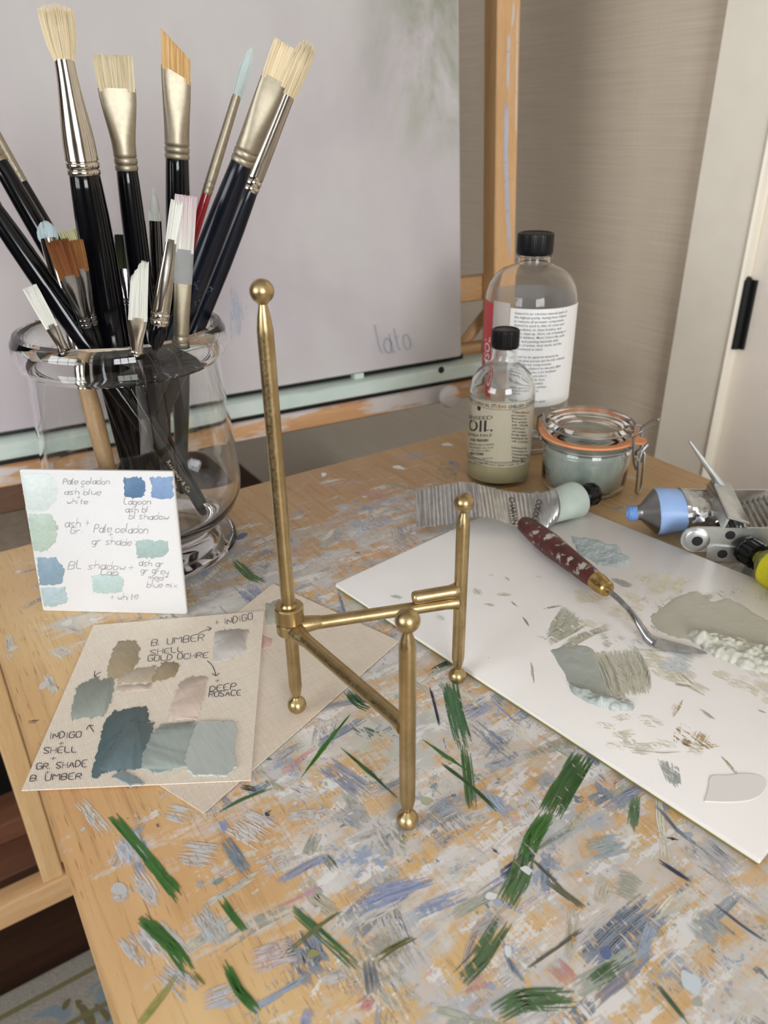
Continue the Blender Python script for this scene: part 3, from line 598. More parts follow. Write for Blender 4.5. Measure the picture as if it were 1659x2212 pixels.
KM = EM @ Matrix.Translation((kx, -0.016, kz)) @ Matrix.Rotation(PI / 2, 4, 'X')
MB().lathe([(0, 0), (0.006, 0), (0.006, 0.006), (0.013, 0.009), (0.0145, 0.014), (0.012, 0.020), (0.006, 0.023), (0, 0.0235)], 24, KM).build('knob', M_smear, es)
sn = el(953, 799, -0.02)
MB().lathe([(0, 0), (0.0042, 0), (0.0042, 0.0006), (0, 0.0008)], 16, EM @ Matrix.Translation((sn[0], -0.0199, sn[2])) @ Matrix.Rotation(PI / 2, 4, 'X')).build('screw_hole', M_black, es)
# lower left part of the easel, seen past the table's left edge (upright, rails)
lx0 = onplane(0, 1623, (0, 0.20, 0), np.array([0, 1.0, 0])); lx1 = onplane(60, 1600, (0, 0.20, 0), np.array([0, 1.0, 0]))
zr0 = onplane(0, 1962, (0, 0.185, 0), np.array([0, 1.0, 0]))[2]; zr1 = onplane(0, 2012, (0, 0.185, 0), np.array([0, 1.0, 0]))[2]
lw = MB(); lw.box((-0.623, 0.19, zr0), (-0.598, 0.215, ZT - 0.12), bev=0.0015); lw.build('lower_upright', M_pine, es)
lw = MB(); lw.box((-0.5975, 0.196, zr0 + 0.016), (-0.587, 0.212, ZT - 0.12), bev=0.001); lw.build('lower_upright_strip', M_pine, es)
lw = MB(); lw.box((-0.95, 0.185, zr1), (-0.40, 0.2155, zr0), bev=0.002); lw.build('bottom_rail', M_pine_h, es)
M_red = wood('reddish_wood', lin(96, 60, 42), lin(124, 80, 56), (4, 40, 40), 0.5)
lw = MB(); lw.box((-0.95, 0.30, zr0 - 0.02), (-0.40, 0.36, zr0 + 0.02), bev=0.002); lw.build('rear_rail', M_red, es)
lw = MB(); lw.box((-0.95, 0.24, zr0 - 0.03), (-0.40, 0.30, zr0 - 0.012), bev=0.002); lw.build('rear_rail', M_red, es)
# made-up dark box standing for the shade behind the easel's lower half
M_darkbox = plain('dark_shade_board', lin(20, 14, 12), 0.6)  # near-black colour carries the shade
cb = thing('shade_box', (-0.75, 0.62, 0), 'low dark made-up box with a grey-beige top, standing for the shade behind the easel', 'shade box')
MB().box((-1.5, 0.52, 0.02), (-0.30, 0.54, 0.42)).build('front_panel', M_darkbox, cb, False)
MB().box((-1.52, 0.50, 0.42), (-0.28, 0.95, 0.44), bev=0.002).build('shade_box_top', plain('greige_board', lin(196, 180, 164), 0.7), cb)
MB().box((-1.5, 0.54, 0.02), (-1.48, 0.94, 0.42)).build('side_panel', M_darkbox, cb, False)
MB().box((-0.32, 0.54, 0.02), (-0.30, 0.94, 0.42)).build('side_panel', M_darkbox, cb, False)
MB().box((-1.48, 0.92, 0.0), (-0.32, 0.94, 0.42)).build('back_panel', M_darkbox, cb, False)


# ------------------------------------------------------------------ writing helpers
class Plane:
    def __init__(s, o, u, v): s.o = np.array(o, float); s.u = norm(u); s.n = norm(np.cross(s.u, v)); s.v = np.cross(s.n, s.u)
    def pix(s, px, py): p = onplane(px, py, s.o, s.n) - s.o; return float(p @ s.u), float(p @ s.v)
    def P(s, a, b, h=0.0): return tuple(s.o + s.u * a + s.v * b + s.n * h)
GL = {'a': '44 35 15 04 03 12 32 44;46 43 42 52', 'b': '08 02;04 15 35 44 43 32 12 03', 'c': '44 35 15 04 03 12 32 43', 'd': '44 35 15 04 03 12 32 43;48 42', 'e': '04 43;43 45 35 15 04 03 12 32 42', 'g': '44 35 15 04 03 12 32 43;45 41 30 10',
      'h': '08 02;04 15 35 44 42', 'i': '15 12;17 16', 'l': '18 13 22', 'm': '05 02;04 15 24 22;24 35 44 42', 'n': '05 02;04 15 35 44 42', 'o': '15 04 03 12 32 43 44 35 15', 'p': '05 00;04 15 35 44 43 32 12 03', 'r': '05 02;04 15 35',
      's': '45 15 04 33 32 02', 't': '27 22 32;15 45', 'u': '05 03 12 32 43;45 42', 'w': '05 12 24 32 45', 'x': '05 42;45 02', 'y': '05 13 43;45 41 30 10',
      'A': '02 28 42;14 34', 'B': '02 08 38 47 46 35 05;35 44 43 32 02', 'C': '47 38 18 07 03 12 32 43', 'D': '02 08 28 46 44 22 02', 'E': '48 08 02 42;05 35', 'G': '47 38 18 07 03 12 32 43 45 25', 'H': '08 02;48 42;05 45', 'I': '28 22', 'L': '08 02 42',
      'M': '02 08 25 48 42', 'N': '02 08 42 48', 'O': '18 07 03 12 32 43 47 38 18', 'P': '02 08 38 47 46 35 05', 'R': '02 08 38 47 46 35 05;25 42', 'S': '47 38 18 07 06 34 43 32 12 03', 'U': '08 03 12 32 43 48', '+': '27 23;05 45', '.': '12 13', '-': '05 45'}
def chaikin(p, it=2):
    for _ in range(it):
        if len(p) < 3: return p
        q = [p[0]]
        for a, b in zip(p[:-1], p[1:]):
            q += [(a[0] * .75 + b[0] * .25, a[1] * .75 + b[1] * .25), (a[0] * .25 + b[0] * .75, a[1] * .25 + b[1] * .75)]
        q.append(p[-1]); p = q
    return p
def ribbon(mb, plane, pts, w, h):
    vs = []; n = len(pts)
    for i in range(n):
        a = pts[max(0, i - 1)]; b = pts[min(n - 1, i + 1)]; dx, dy = b[0] - a[0], b[1] - a[1]; l = math.hypot(dx, dy) + 1e-12
        e = w / 2 * (0.6 if i in (0, n - 1) else 1.0)
        for sg in (-1, 1): vs.append(plane.P(pts[i][0] - dy / l * e * sg, pts[i][1] + dx / l * e * sg, h))
    mb.add(vs, [(2 * i, 2 * i + 1, 2 * i + 3, 2 * i + 2) for i in range(n - 1)])
rw = random.Random(5)
def write(mb, plane, text, p0, p1, hpx, w=0.0004, h=0.0002, slant=0.15):
    """handwriting whose baseline runs from photo point p0 to p1"""
    adv = [3.2 if c == ' ' else (2.6 if c in '.ilI' else (6.4 if c in 'mwM' else 5.4)) for c in text]; tot = sum(adv) - 1.2; x = 0
    ex = ((p1[0] - p0[0]) / tot, (p1[1] - p0[1]) / tot); l = math.hypot(*ex); ny = (-ex[1] / l, ex[0] / l)
    for c, a in zip(text, adv):
        if c in GL:
            sx = (a - 1.2) / 4.0 if c not in 'iI.l' else 0.8; jy = rw.uniform(-0.35, 0.35); js = rw.uniform(0.88, 1.08)
            for st in GL[c].split(';'):
                q = [((float(k[0]) * sx - (0.8 if c in 'iI.l' else 0)), (float(k[1]) - 2) * js + jy) for k in st.split()]
                q = [(a_ + rw.uniform(-.14, .14), b_ + rw.uniform(-.14, .14)) for a_, b_ in q]
                q = chaikin(q) if len(q) > 2 else q
                uv = []
                for gx, gy in q:
                    hh = gy * hpx / 6.0; X = x + gx + gy * slant
                    uv.append(plane.pix(p0[0] + ex[0] * X - ny[0] * hh, p0[1] + ex[1] * X - ny[1] * hh))
                ribbon(mb, plane, uv, w, h)
        x += a
def pen(mb, plane, pts, w=0.0004, h=0.0002): ribbon(mb, plane, chaikin([plane.pix(*p) for p in pts]), w, h)
_tc = {}
def textmesh(s, bold=0.0):
    if (s, bold) in _tc: return _tc[(s, bold)]
    cu = bpy.data.curves.new('t', 'FONT'); cu.body = s; cu.size = 1.0; cu.resolution_u = 3 if len(s) < 9 else 1; cu.offset = bold
    ob = bpy.data.objects.new('t', cu); COL.objects.link(ob); dg = bpy.context.evaluated_depsgraph_get(); ev = ob.evaluated_get(dg); me = ev.to_mesh()
    vs = [(v.co.x, v.co.y) for v in me.vertices]; fs = [tuple(p.vertices) for p in me.polygons]; ev.to_mesh_clear()
    bpy.data.objects.remove(ob); bpy.data.curves.remove(cu)
    x0 = min(v[0] for v in vs); x1 = max(v[0] for v in vs); vs = [((a - x0), b) for a, b in vs]
    _tc[(s, bold)] = (vs, fs, x1 - x0); return _tc[(s, bold)]
class Cyl:
    """label surface of an upright bottle: (s, z) -> world"""
    def __init__(s, c, r): s.c = np.array(c, float); s.r = r
    def pix(s, px, py):
        d = ray(px, py); o = CAM - s.c; a = d[0] ** 2 + d[1] ** 2; b = o[0] * d[0] + o[1] * d[1]; cc = o[0] ** 2 + o[1] ** 2 - s.r ** 2
        t = (-b - math.sqrt(max(0, b * b - a * cc))) / a; p = o + d * t; ac = math.atan2(o[1], o[0]); return ac + (math.atan2(p[1], p[0]) - ac + PI) % (2 * PI) - PI, p[2]
    def P(s, phi, z, h=0.0): return (s.c[0] + (s.r + h) * math.cos(phi), s.c[1] + (s.r + h) * math.sin(phi), s.c[2] + z)
    def text(s, mb, st, p0, p1, bold=0.0, h=0.0004, hpx=None):
        vs, fs, wd = textmesh(st, bold); a0, z0 = s.pix(*p0); a1, z1 = s.pix(*p1); k = (a1 - a0) * s.r / wd
        kh = k if hpx is None else (s.pix(p0[0], p0[1] - hpx)[1] - z0) / 0.70
        mb.add([s.P(a0 + (a1 - a0) * x / wd, z0 + (z1 - z0) * x / wd + y * kh, h) for x, y in vs], fs)
    def patch(s, mb, a0, a1, z0, z1, h=0.0002, n=24):
        vs = []
        for i in range(n + 1):
            a = a0 + (a1 - a0) * i / n; vs += [s.P(a, z0, h), s.P(a, z1, h)]
        mb.add(vs, [(2 * i, 2 * i + 2, 2 * i + 3, 2 * i + 1) for i in range(n)])

# ------------------------------------------------------------------ gold stand
RB, RP = 0.0053, 0.0037
pF, pR, pL = [T(x, y, RB + Z0) for x, y in ((880, 1769), (988, 1459), (642, 1527))]
sh = 0.0018     # rear foot stands on the linen swatch
st = thing('plate_stand', (pL[0], pL[1], ZT + Z0), 'brushed gold three-legged display stand with ball finials and one tall post', 'stand')
def lz(p, py):
    lo, hi = ZT, ZT + .5
    for _ in range(40):
        m = (lo + hi) / 2
        if proj((p[0], p[1], m))[1] > py: lo = m
        else: hi = m
    return m
def ballpost(p, ztop, zb, r=RP):
    """turned post: ball foot, tapered neck, straight shank, tapered neck, ball"""
    pr = [(0, zb - RB)]
    for k in range(1, 11):
        a = -PI / 2 + PI * k / 12; pr.append((RB * math.cos(a), zb + RB * math.sin(a)))
    pr += [(0.0019, zb + 0.0054), (0.0021, zb + 0.0064), (0.0029, zb + 0.0090), (r * 0.985, zb + 0.0128), (r, zb + 0.0136), (r, ztop - 0.0136), (r * 0.985, ztop - 0.0128), (0.0029, ztop - 0.0090), (0.0021, ztop - 0.0064), (0.0019, ztop - 0.0054)]
    for k in range(2, 12):
        a = -PI / 2 + PI * k / 12; pr.append((RB * math.cos(a), ztop + RB * math.sin(a)))
    pr.append((0, ztop + RB)); return MB().lathe(pr, 32, Matrix.Translation((p[0], p[1], 0)))
zF, zR, zL = lz(pF, 1340), lz(pR, 1086), lz(pL, 629); zb = ZT + Z0 + RB
ballpost(pF, zF, zb).build('short_post', M_gold, st); ballpost(pR, zR, zb).build('short_post', M_gold, st)
zh = lz(pL, 1352)
# rear leg
pr = [(0, zb + sh - RB)] + [(RB * math.cos(-PI / 2 + PI * k / 12), zb + sh + RB * math.sin(-PI / 2 + PI * k / 12)) for k in range(1, 11)]
pr += [(0.0020, zb + sh + 0.0056), (0.0028, zb + sh + 0.0085), (0.0036, zb + sh + 0.014), (0.0036, zh - 0.003), (0, zh - 0.003)]
MB().lathe(pr, 32, Matrix.Translation((pL[0], pL[1], 0))).build('rear_leg', M_gold, st)
# tall post
z0 = zh + 0.004
pr = [(0, z0), (RP, z0), (RP, zL - 0.019), (RP * 0.98, zL - 0.0165), (0.0029, zL - 0.0105), (0.0021, zL - 0.0068), (0.0019, zL - 0.0055)] + [(RB * math.cos(-PI / 2 + PI * k / 12), zL + RB * math.sin(-PI / 2 + PI * k / 12)) for k in range(2, 12)] + [(0, zL + RB)]
MB().lathe(pr, 32, Matrix.Translation((pL[0], pL[1], 0))).build('tall_post', M_gold, st)
zc0, zc1 = zh + 0.0036, zh + 0.0132
MB().lathe([(0.0034, zc0), (0.0070, zc0), (0.0077, zc0 + 0.0006), (0.0077, zc1 - 0.0008), (0.0070, zc1), (0.0045, zc1), (0.0038, zc1 + 0.0010), (0.0036, zc1 + 0.0022)], 40, Matrix.Translation((pL[0], pL[1], 0))).build('collar', M_gold, st)
dF, dR = norm(np.array([pF[0] - pL[0], pF[1] - pL[1], 0])), norm(np.array([pR[0] - pL[0], pR[1] - pL[1], 0]))
hub = MB(); hub.lathe([(0, zh - 0.0042), (0.0062, zh - 0.0042), (0.0074, zh - 0.003), (0.0075, zh + 0.0022), (0.0066, zh + 0.003), (0, zh + 0.003)], 32, Matrix.Translation((pL[0], pL[1], 0)))
for d in (dF, dR):
    a = np.array([pL[0], pL[1], zh - 0.0006]); hub.tube([a + d * 0.002, a + d * 0.006, a + d * 0.011, a + d * 0.0165], [0.0048, 0.0049, 0.0043, 0.0035], 20)
hub.build('hub', M_gold, st)
zaF, zaR = lz(pF, 1556), lz(pR, 1322)
for p, d, za in ((pF, dF, zh + 0.001), (pR, dR, zh - 0.003)):
    L = np.linalg.norm((p - pL)[:2]); a = np.array([pL[0], pL[1], zh - 0.0006]); b = np.array([p[0], p[1], za])
    e = norm(b - a); m = MB(); m.tube([a + e * 0.006, a + e * 0.02, b - e * 0.009, b - e * 0.004, b - e * 0.002], [RP, 0.0035, 0.0035, 0.0039, 0.0046], 24); m.build('arm', M_gold, st)
e = -norm(np.array([pR[0] - pL[0], pR[1] - pL[1], -0.0024 * 0 ])); b = np.array([pR[0], pR[1], zh + 0.0046])
pg = MB(); pg.tube([b + e * 0.002, b + e * 0.004, b + e * 0.007, b + e * 0.0262, b + e * 0.0275, b + e * 0.028], [0.0052, 0.0042, 0.0037, 0.0037, 0.0034, 0.0028], 24); pg.build('rest_peg', M_gold, st)

# ------------------------------------------------------------------ linen swatch sheets
def linenmat(name, c1, c2):
    n = NT(name); 
    a = n.noise(n.coord((1800, 60, 1), rot=(0, 0, 0.12)), 1.0, 3, 0.6); b = n.noise(n.coord((60, 1800, 1), rot=(0, 0, 0.12)), 1.0, 3, 0.6)
    w1 = n.add('ShaderNodeTexWave', bands_direction='X'); w1.inputs['Scale'].default_value = 300; w1.inputs['Distortion'].default_value = 4.0; w1.inputs['Detail'].default_value = 2; n.link(n.coord(rot=(0, 0, 0.12)), w1.inputs[0])
    w2 = n.add('ShaderNodeTexWave', bands_direction='Y'); w2.inputs['Scale'].default_value = 300; w2.inputs['Distortion'].default_value = 4.0; w2.inputs['Detail'].default_value = 2; n.link(n.coord(rot=(0, 0, 0.12)), w2.inputs[0])
    wv = n.mix(0.5, w1.outputs[0], w2.outputs[0]); fl = n.mix(0.5, a, b)
    c = n.mix(0.65, n.ramp(wv, [(0.2, c1), (0.8, c2)]), n.ramp(fl, [(0.35, c1), (0.65, c2)]))
    n.set(c, 0.9); n.bump(n.mix(0.5, wv, fl), 0.4, 0.0005); return n.m
M_linen1 = linenmat('linen', lin(222, 207, 189), lin(250, 240, 226)); M_linen2 = linenmat('linen_lower', lin(212, 196, 178), lin(242, 229, 213))
def sheet(name, corners, z, mat, label, th=0.0006, lift=None):
    c = [T(*p, z) for p in corners]; n = 20; top_, bot = [], []
    for i in range(n + 1):
        for j in range(n + 1):
            a, b = i / n, j / n; p = (c[0] * (1 - a) + c[1] * a) * (1 - b) + (c[3] * (1 - a) + c[2] * a) * b
            k = lift(a, b) if lift else 0; top_.append((p[0], p[1], p[2] + th + k)); bot.append((p[0], p[1], p[2] + k))
    N = (n + 1) ** 2; m = MB(); fs = []
    ix = lambda i, j: i * (n + 1) + j
    for i in range(n):
        for j in range(n):
            fs.append((ix(i, j), ix(i + 1, j), ix(i + 1, j + 1), ix(i, j + 1))); fs.append(tuple(N + q for q in (ix(i, j), ix(i, j + 1), ix(i + 1, j + 1), ix(i + 1, j))))
    ed = [ix(i, 0) for i in range(n)] + [ix(n, j) for j in range(n)] + [ix(i, n) for i in range(n, 0, -1)] + [ix(0, j) for j in range(n, 0, -1)]
    for a, b in zip(ed, ed[1:] + ed[:1]): fs.append((a, N + a, N + b, b))
    m.add(top_ + bot, fs); root = thing(name, sum(c) / 4, *label); s = m.build('linen_sheet', mat, root); return root, s
low, lowm = sheet('linen_swatch', [(590, 1262), (862, 1386), (440, 1758), (180, 1590)], Z0, M_linen2, ('beige linen swatch under the rear foot of the stand, partly covered by the lettered swatch', 'swatch'))
upp, uppm = sheet('linen_swatch', [(202, 1352), (571, 1321), (542, 1687), (47, 1709)], Z0 + 0.0010, M_linen1, ('beige linen swatch with grey-green paint patches and ink notes, hanging over the table edge', 'swatch'))
def jagged(poly, step, amp, rnd, soft=0.5):
    out = []; n = len(poly)
    sm = poly
    for a, b in zip(sm, sm[1:] + sm[:1]):
        L = math.hypot(b[0] - a[0], b[1] - a[1]); k = max(1, int(L / step)); 
        for i in range(k):
            t = i / k; out.append((a[0] + (b[0] - a[0]) * t + rnd.gauss(0, amp), a[1] + (b[1] - a[1]) * t + rnd.gauss(0, amp)))
    return out
def swatchmat(c, name='swatch_paint', streak=0.07):
    n = NT(name); v = n.coord((420, 60, 420), rot=(0, 0, 0.5)); f = n.noise(v, 1.0, 4, 0.6); c4 = lin(*c)
    n.set(n.ramp(f, [(0.3, tuple(x * (1 - streak) for x in c4[:3]) + (1,)), (0.7, tuple(min(1, x * (1 + streak)) for x in c4[:3]) + (1,))]), 0.45); n.bump(f, 0.3, 0.0006); return n.m
rj = random.Random(11)
def swatch(plane, poly, colr, parent, h0=0.0, h1=0.0003, off=(0, 0), sc=1.0, amp=1.0, cname='paint_patch', z=0):
    q = [(off[0] + p[0] / sc, off[1] + p[1] / sc) for p in poly]; q = jagged(q, 4.0, amp, rj)
    uv = [plane.pix(*p) for p in q]; m = MB(); m.prism(uv, plane.P, h0, h1, 0.0002); return m.build(cname, swatchmat(colr), parent, ang=60)
SP = Plane(T(300, 1500, Z0 + 0.0016), (1, 0, 0), (0, 1, 0))
S3 = dict(off=(0, 980), sc=2.765)
sw_l = [([(715, 1120), (800, 1115), (838, 1160), (825, 1250), (790, 1290), (730, 1320), (690, 1350), (640, 1330), (640, 1270), (680, 1160)], (168, 151, 122), .0003),
        ([(720, 1300), (930, 1265), (920, 1370), (700, 1375)], (190, 176, 156), .00025), ([(960, 1250), (1050, 1243), (1075, 1270), (1040, 1340), (900, 1370), (920, 1320)], (163, 146, 116), .00035),
        ([(705, 1385), (910, 1375), (890, 1410), (740, 1425), (690, 1420)], (210, 194, 176), .00025), ([(460, 1385), (560, 1345), (680, 1340), (685, 1400), (640, 1540), (610, 1575), (430, 1590), (425, 1540)], (154, 161, 151), .0004),
        ([(1280, 1065), (1390, 1045), (1485, 1055), (1465, 1170), (1420, 1215), (1270, 1250)], (203, 198, 193), .0003), ([(1140, 1330), (1240, 1335), (1215, 1470), (1170, 1590), (1000, 1590), (1030, 1480), (1070, 1370)], (220, 200, 186), .0003),
        ([(680, 1540), (880, 1505), (890, 1600), (700, 1700), (640, 1900), (560, 1940), (540, 1920), (590, 1750), (630, 1600)], (86, 106, 108), .00035), ([(760, 1600), (920, 1610), (900, 1680), (850, 1880), (620, 1900), (600, 1880), (680, 1730)], (102, 121, 126), .0006),
        ([(960, 1620), (1160, 1600), (1170, 1640), (1130, 1780), (1110, 1870), (940, 1915), (845, 1880), (850, 1800), (900, 1690)], (164, 174, 169), .0007), ([(1200, 1600), (1400, 1605), (1415, 1660), (1400, 1800), (1420, 1870), (1350, 1930), (1150, 1925), (1100, 1840), (1160, 1650)], (190, 197, 193), .0009),
        ([(670, 1930), (730, 1895), (800, 1920), (850, 1960), (860, 1975), (780, 1985)], (140, 155, 160), .0007)]
for poly, c, h in sw_l: swatch(SP, poly, c, upp, -0.0001, h, amp=1.5, **S3)
ink = MB()
for t, a, b, hp in [('+ INDIGO', (464, 1354), (546, 1338), 13), ('B. UMBER', (327, 1396), (440, 1385), 13), ('SHELL', (325, 1416), (395, 1409), 11), ('GOLD OCHRE', (319, 1430), (449, 1421), 12), ('+', (464, 1477), (474, 1476), 9), ('DEEP', (453, 1494), (509, 1490), 12), ('ROSACE', (451, 1506), (520, 1503), 11),
                 ('INDIGO', (107, 1598), (175, 1593), 13), ('+', (126, 1612), (137, 1611), 9), ('SHELL', (94, 1629), (166, 1625), 13), ('+', (108, 1645), (120, 1644), 9), ('GR. SHADE', (79, 1663), (187, 1657), 13), ('+', (96, 1675), (107, 1674), 8), ('B. UMBER', (65, 1689), (175, 1684), 13)]:
    ink = MB(); write(ink, SP, t, a, b, hp * 1.08, 0.00042, 0.0003); ink.build('ink_note', M_ink, upp, False)
for q in ([(424, 1372), (438, 1364), (457, 1358)], [(447, 1354), (458, 1358), (449, 1364)], [(448, 1428), (461, 1440), (467, 1461)], [(458, 1455), (467, 1462), (474, 1454)], [(219, 1452), (210, 1456), (204, 1463)], [(205, 1450), (203, 1464), (216, 1463)], [(203, 1582), (196, 1572), (193, 1567)], [(187, 1577), (192, 1566), (202, 1569)]):
    ink = MB(); pen(ink, SP, q, 0.00042, 0.0003); ink.build('ink_arrow_line', M_ink, upp, False)
LP = Plane(T(600, 1450, Z0 + 0.0006), (1, 0, 0), (0, 1, 0))
for poly, c in [([(572, 1306), (604, 1294), (618, 1320), (606, 1345), (576, 1350)], (178, 178, 164)), ([(566, 1372), (590, 1380), (582, 1400), (566, 1402)], (222, 184, 178))]: swatch(LP, poly, c, low, -0.0001, 0.0002, amp=0.8)
pn = MB(); write(pn, LP, 'indigo', (640, 1395), (700, 1415), 9, 0.0002, 0.0002); pn.build('pencil_note', M_pencil, low, False)

# ------------------------------------------------------------------ small canvas card leaning on the jar
bl, br = T(92, 1320, Z0), T(403, 1328, Z0); cu = norm(br - bl); cn0 = norm(np.cross(UP, cu)); la = math.radians(8.0)
cvv = UP * math.cos(la) + cn0 * math.sin(la); cw = np.linalg.norm(br - bl)
if (cn0 @ FWD) < 0: cn0 = -cn0; cvv = UP * math.cos(la) + cn0 * math.sin(la)
CPl = Plane(bl, cu, cvv)
if CPl.n @ (CAM - bl) < 0: raise RuntimeError('card plane')
card = thing('canvas_panel', (bl + br) / 2, 'small white canvas panel with blue-green swatches and pencil notes leaning on the jar', 'canvas')
M_gesso = plain('white_gesso', lin(226, 225, 224), 0.7, var=0.01, vs=900, bump=0.25)
cm = frame_matrix(bl, CPl.u, CPl.v, CPl.n)
MB().box((0, 0, -0.0042), (cw, 0.1016, 0), cm, bev=0.0009).build('panel', M_gesso, card)
for poly, c in [([(128, 116), (318, 128), (342, 190), (335, 280), (270, 345), (160, 340)], (212, 221, 217)), ([(168, 362), (300, 358), (345, 430), (335, 530), (270, 582), (200, 578)], (181, 197, 183)), ([(216, 622), (330, 618), (388, 700), (370, 770), (320, 792), (236, 778)], (134, 157, 171)),
                ([(242, 800), (385, 798), (405, 850), (395, 895), (330, 913), (262, 908)], (170, 189, 193)), ([(737, 142), (850, 140), (868, 180), (862, 245), (830, 265), (745, 255)], (92, 122, 157)), ([(900, 140), (1030, 136), (1036, 200), (1032, 270), (940, 268), (902, 255), (908, 200)], (130, 158, 194)),
                ([(808, 517), (1000, 520), (1008, 570), (1000, 605), (940, 625), (820, 622)], (166, 187, 182)), ([(548, 726), (690, 722), (740, 740), (735, 820), (690, 833), (560, 828)], (184, 203, 199))]:
    swatch(CPl, poly, c, card, -0.00005, 0.0002, amp=1.4, **S3)
pc = MB()
for t, a, b, hp in [('Pale celadon', (136, 1046), (236, 1046), 10), ('+', (172, 1056), (182, 1056), 8), ('ash blue', (139, 1068), (217, 1069), 10), ('+', (165, 1079), (173, 1079), 6), ('white', (144, 1088), (189, 1088), 9), ('Lagoon', (267, 1089), (325, 1090), 10), ('ash bl', (271, 1106), (319, 1106), 10), ('bl shadow', (278, 1121), (364, 1123), 11),
                 ('ash +', (140, 1138), (192, 1139), 13), ('Gr.', (152, 1153), (180, 1152), 10), ('Pale celadon', (203, 1149), (319, 1152), 13), ('+', (232, 1162), (244, 1161), 9), ('gr shade', (198, 1176), (283, 1178), 12), ('BL', (147, 1229), (176, 1229), 13), ('shadow', (190, 1229), (270, 1231), 13), ('+', (275, 1234), (288, 1234), 10), ('Cap', (217, 1241), (254, 1243), 10),
                 ('ash gr', (300, 1222), (354, 1224), 11), ('gr grey', (304, 1237), (363, 1241), 11), ('med-', (320, 1252), (363, 1253), 9), ('+', (337, 1260), (344, 1260), 6), ('blue mix', (317, 1268), (383, 1269), 10), ('+ white', (238, 1297), (298, 1294), 11)]:
    pc = MB(); write(pc, CPl, t, a, b, hp * 1.45, 0.00027, 0.00030, 0.22); pc.build('pencil_note', M_pencil, card, False)

# "lato" lettered on the painting
LPl = Plane(EO + EF * 0.0004, EX, EZ); lt = MB(); write(lt, LPl, 'lato', (824, 768), (890, 752), 62, 0.0018, 0.0003, 0.05)
lt.build('lettering', plain('pale_blue_lettering', lin(158, 162, 176), 0.7), cv, False, label='pale blue lettering lato')

# ------------------------------------------------------------------ glass jar
JC = T(340, 1180); JB = ZT + Z0
jar = MB().lathe([(0, 0.0015), (0.050, 0.0012), (0.056, 0.0), (0.0605, 0.0005), (0.0632, 0.003), (0.0625, 0.0062), (0.057, 0.009), (0.048, 0.0125), (0.0455, 0.016), (0.049, 0.0215), (0.0575, 0.0275), (0.0655, 0.036), (0.0702, 0.047), (0.0712, 0.056), (0.0700, 0.075), (0.0678, 0.108), (0.0655, 0.142), (0.0650, 0.1505),
               (0.0665, 0.1525), (0.0700, 0.1545), (0.0718, 0.1585), (0.0722, 0.1645), (0.0715, 0.1710), (0.0690, 0.1752), (0.0655, 0.1762), (0.0625, 0.1745), (0.0612, 0.1700), (0.0612, 0.160), (0.0618, 0.150), (0.0632, 0.138), (0.0655, 0.105), (0.0676, 0.073), (0.0686, 0.056), (0.0675, 0.047), (0.062, 0.0365), (0.051, 0.0285), (0.035, 0.0248), (0, 0.0235)], 72, Matrix.Translation((JC[0], JC[1], JB))).build('glass_jar', M_glass, None)
tag(jar, 'clear footed glass jar with a thick rolled rim, packed with brushes', 'jar')
def jar_in(z):
    if z < 0.036: return 0.045 + (z - 0.025) * 1.2
    return 0.064 if z < 0.13 else 0.0605

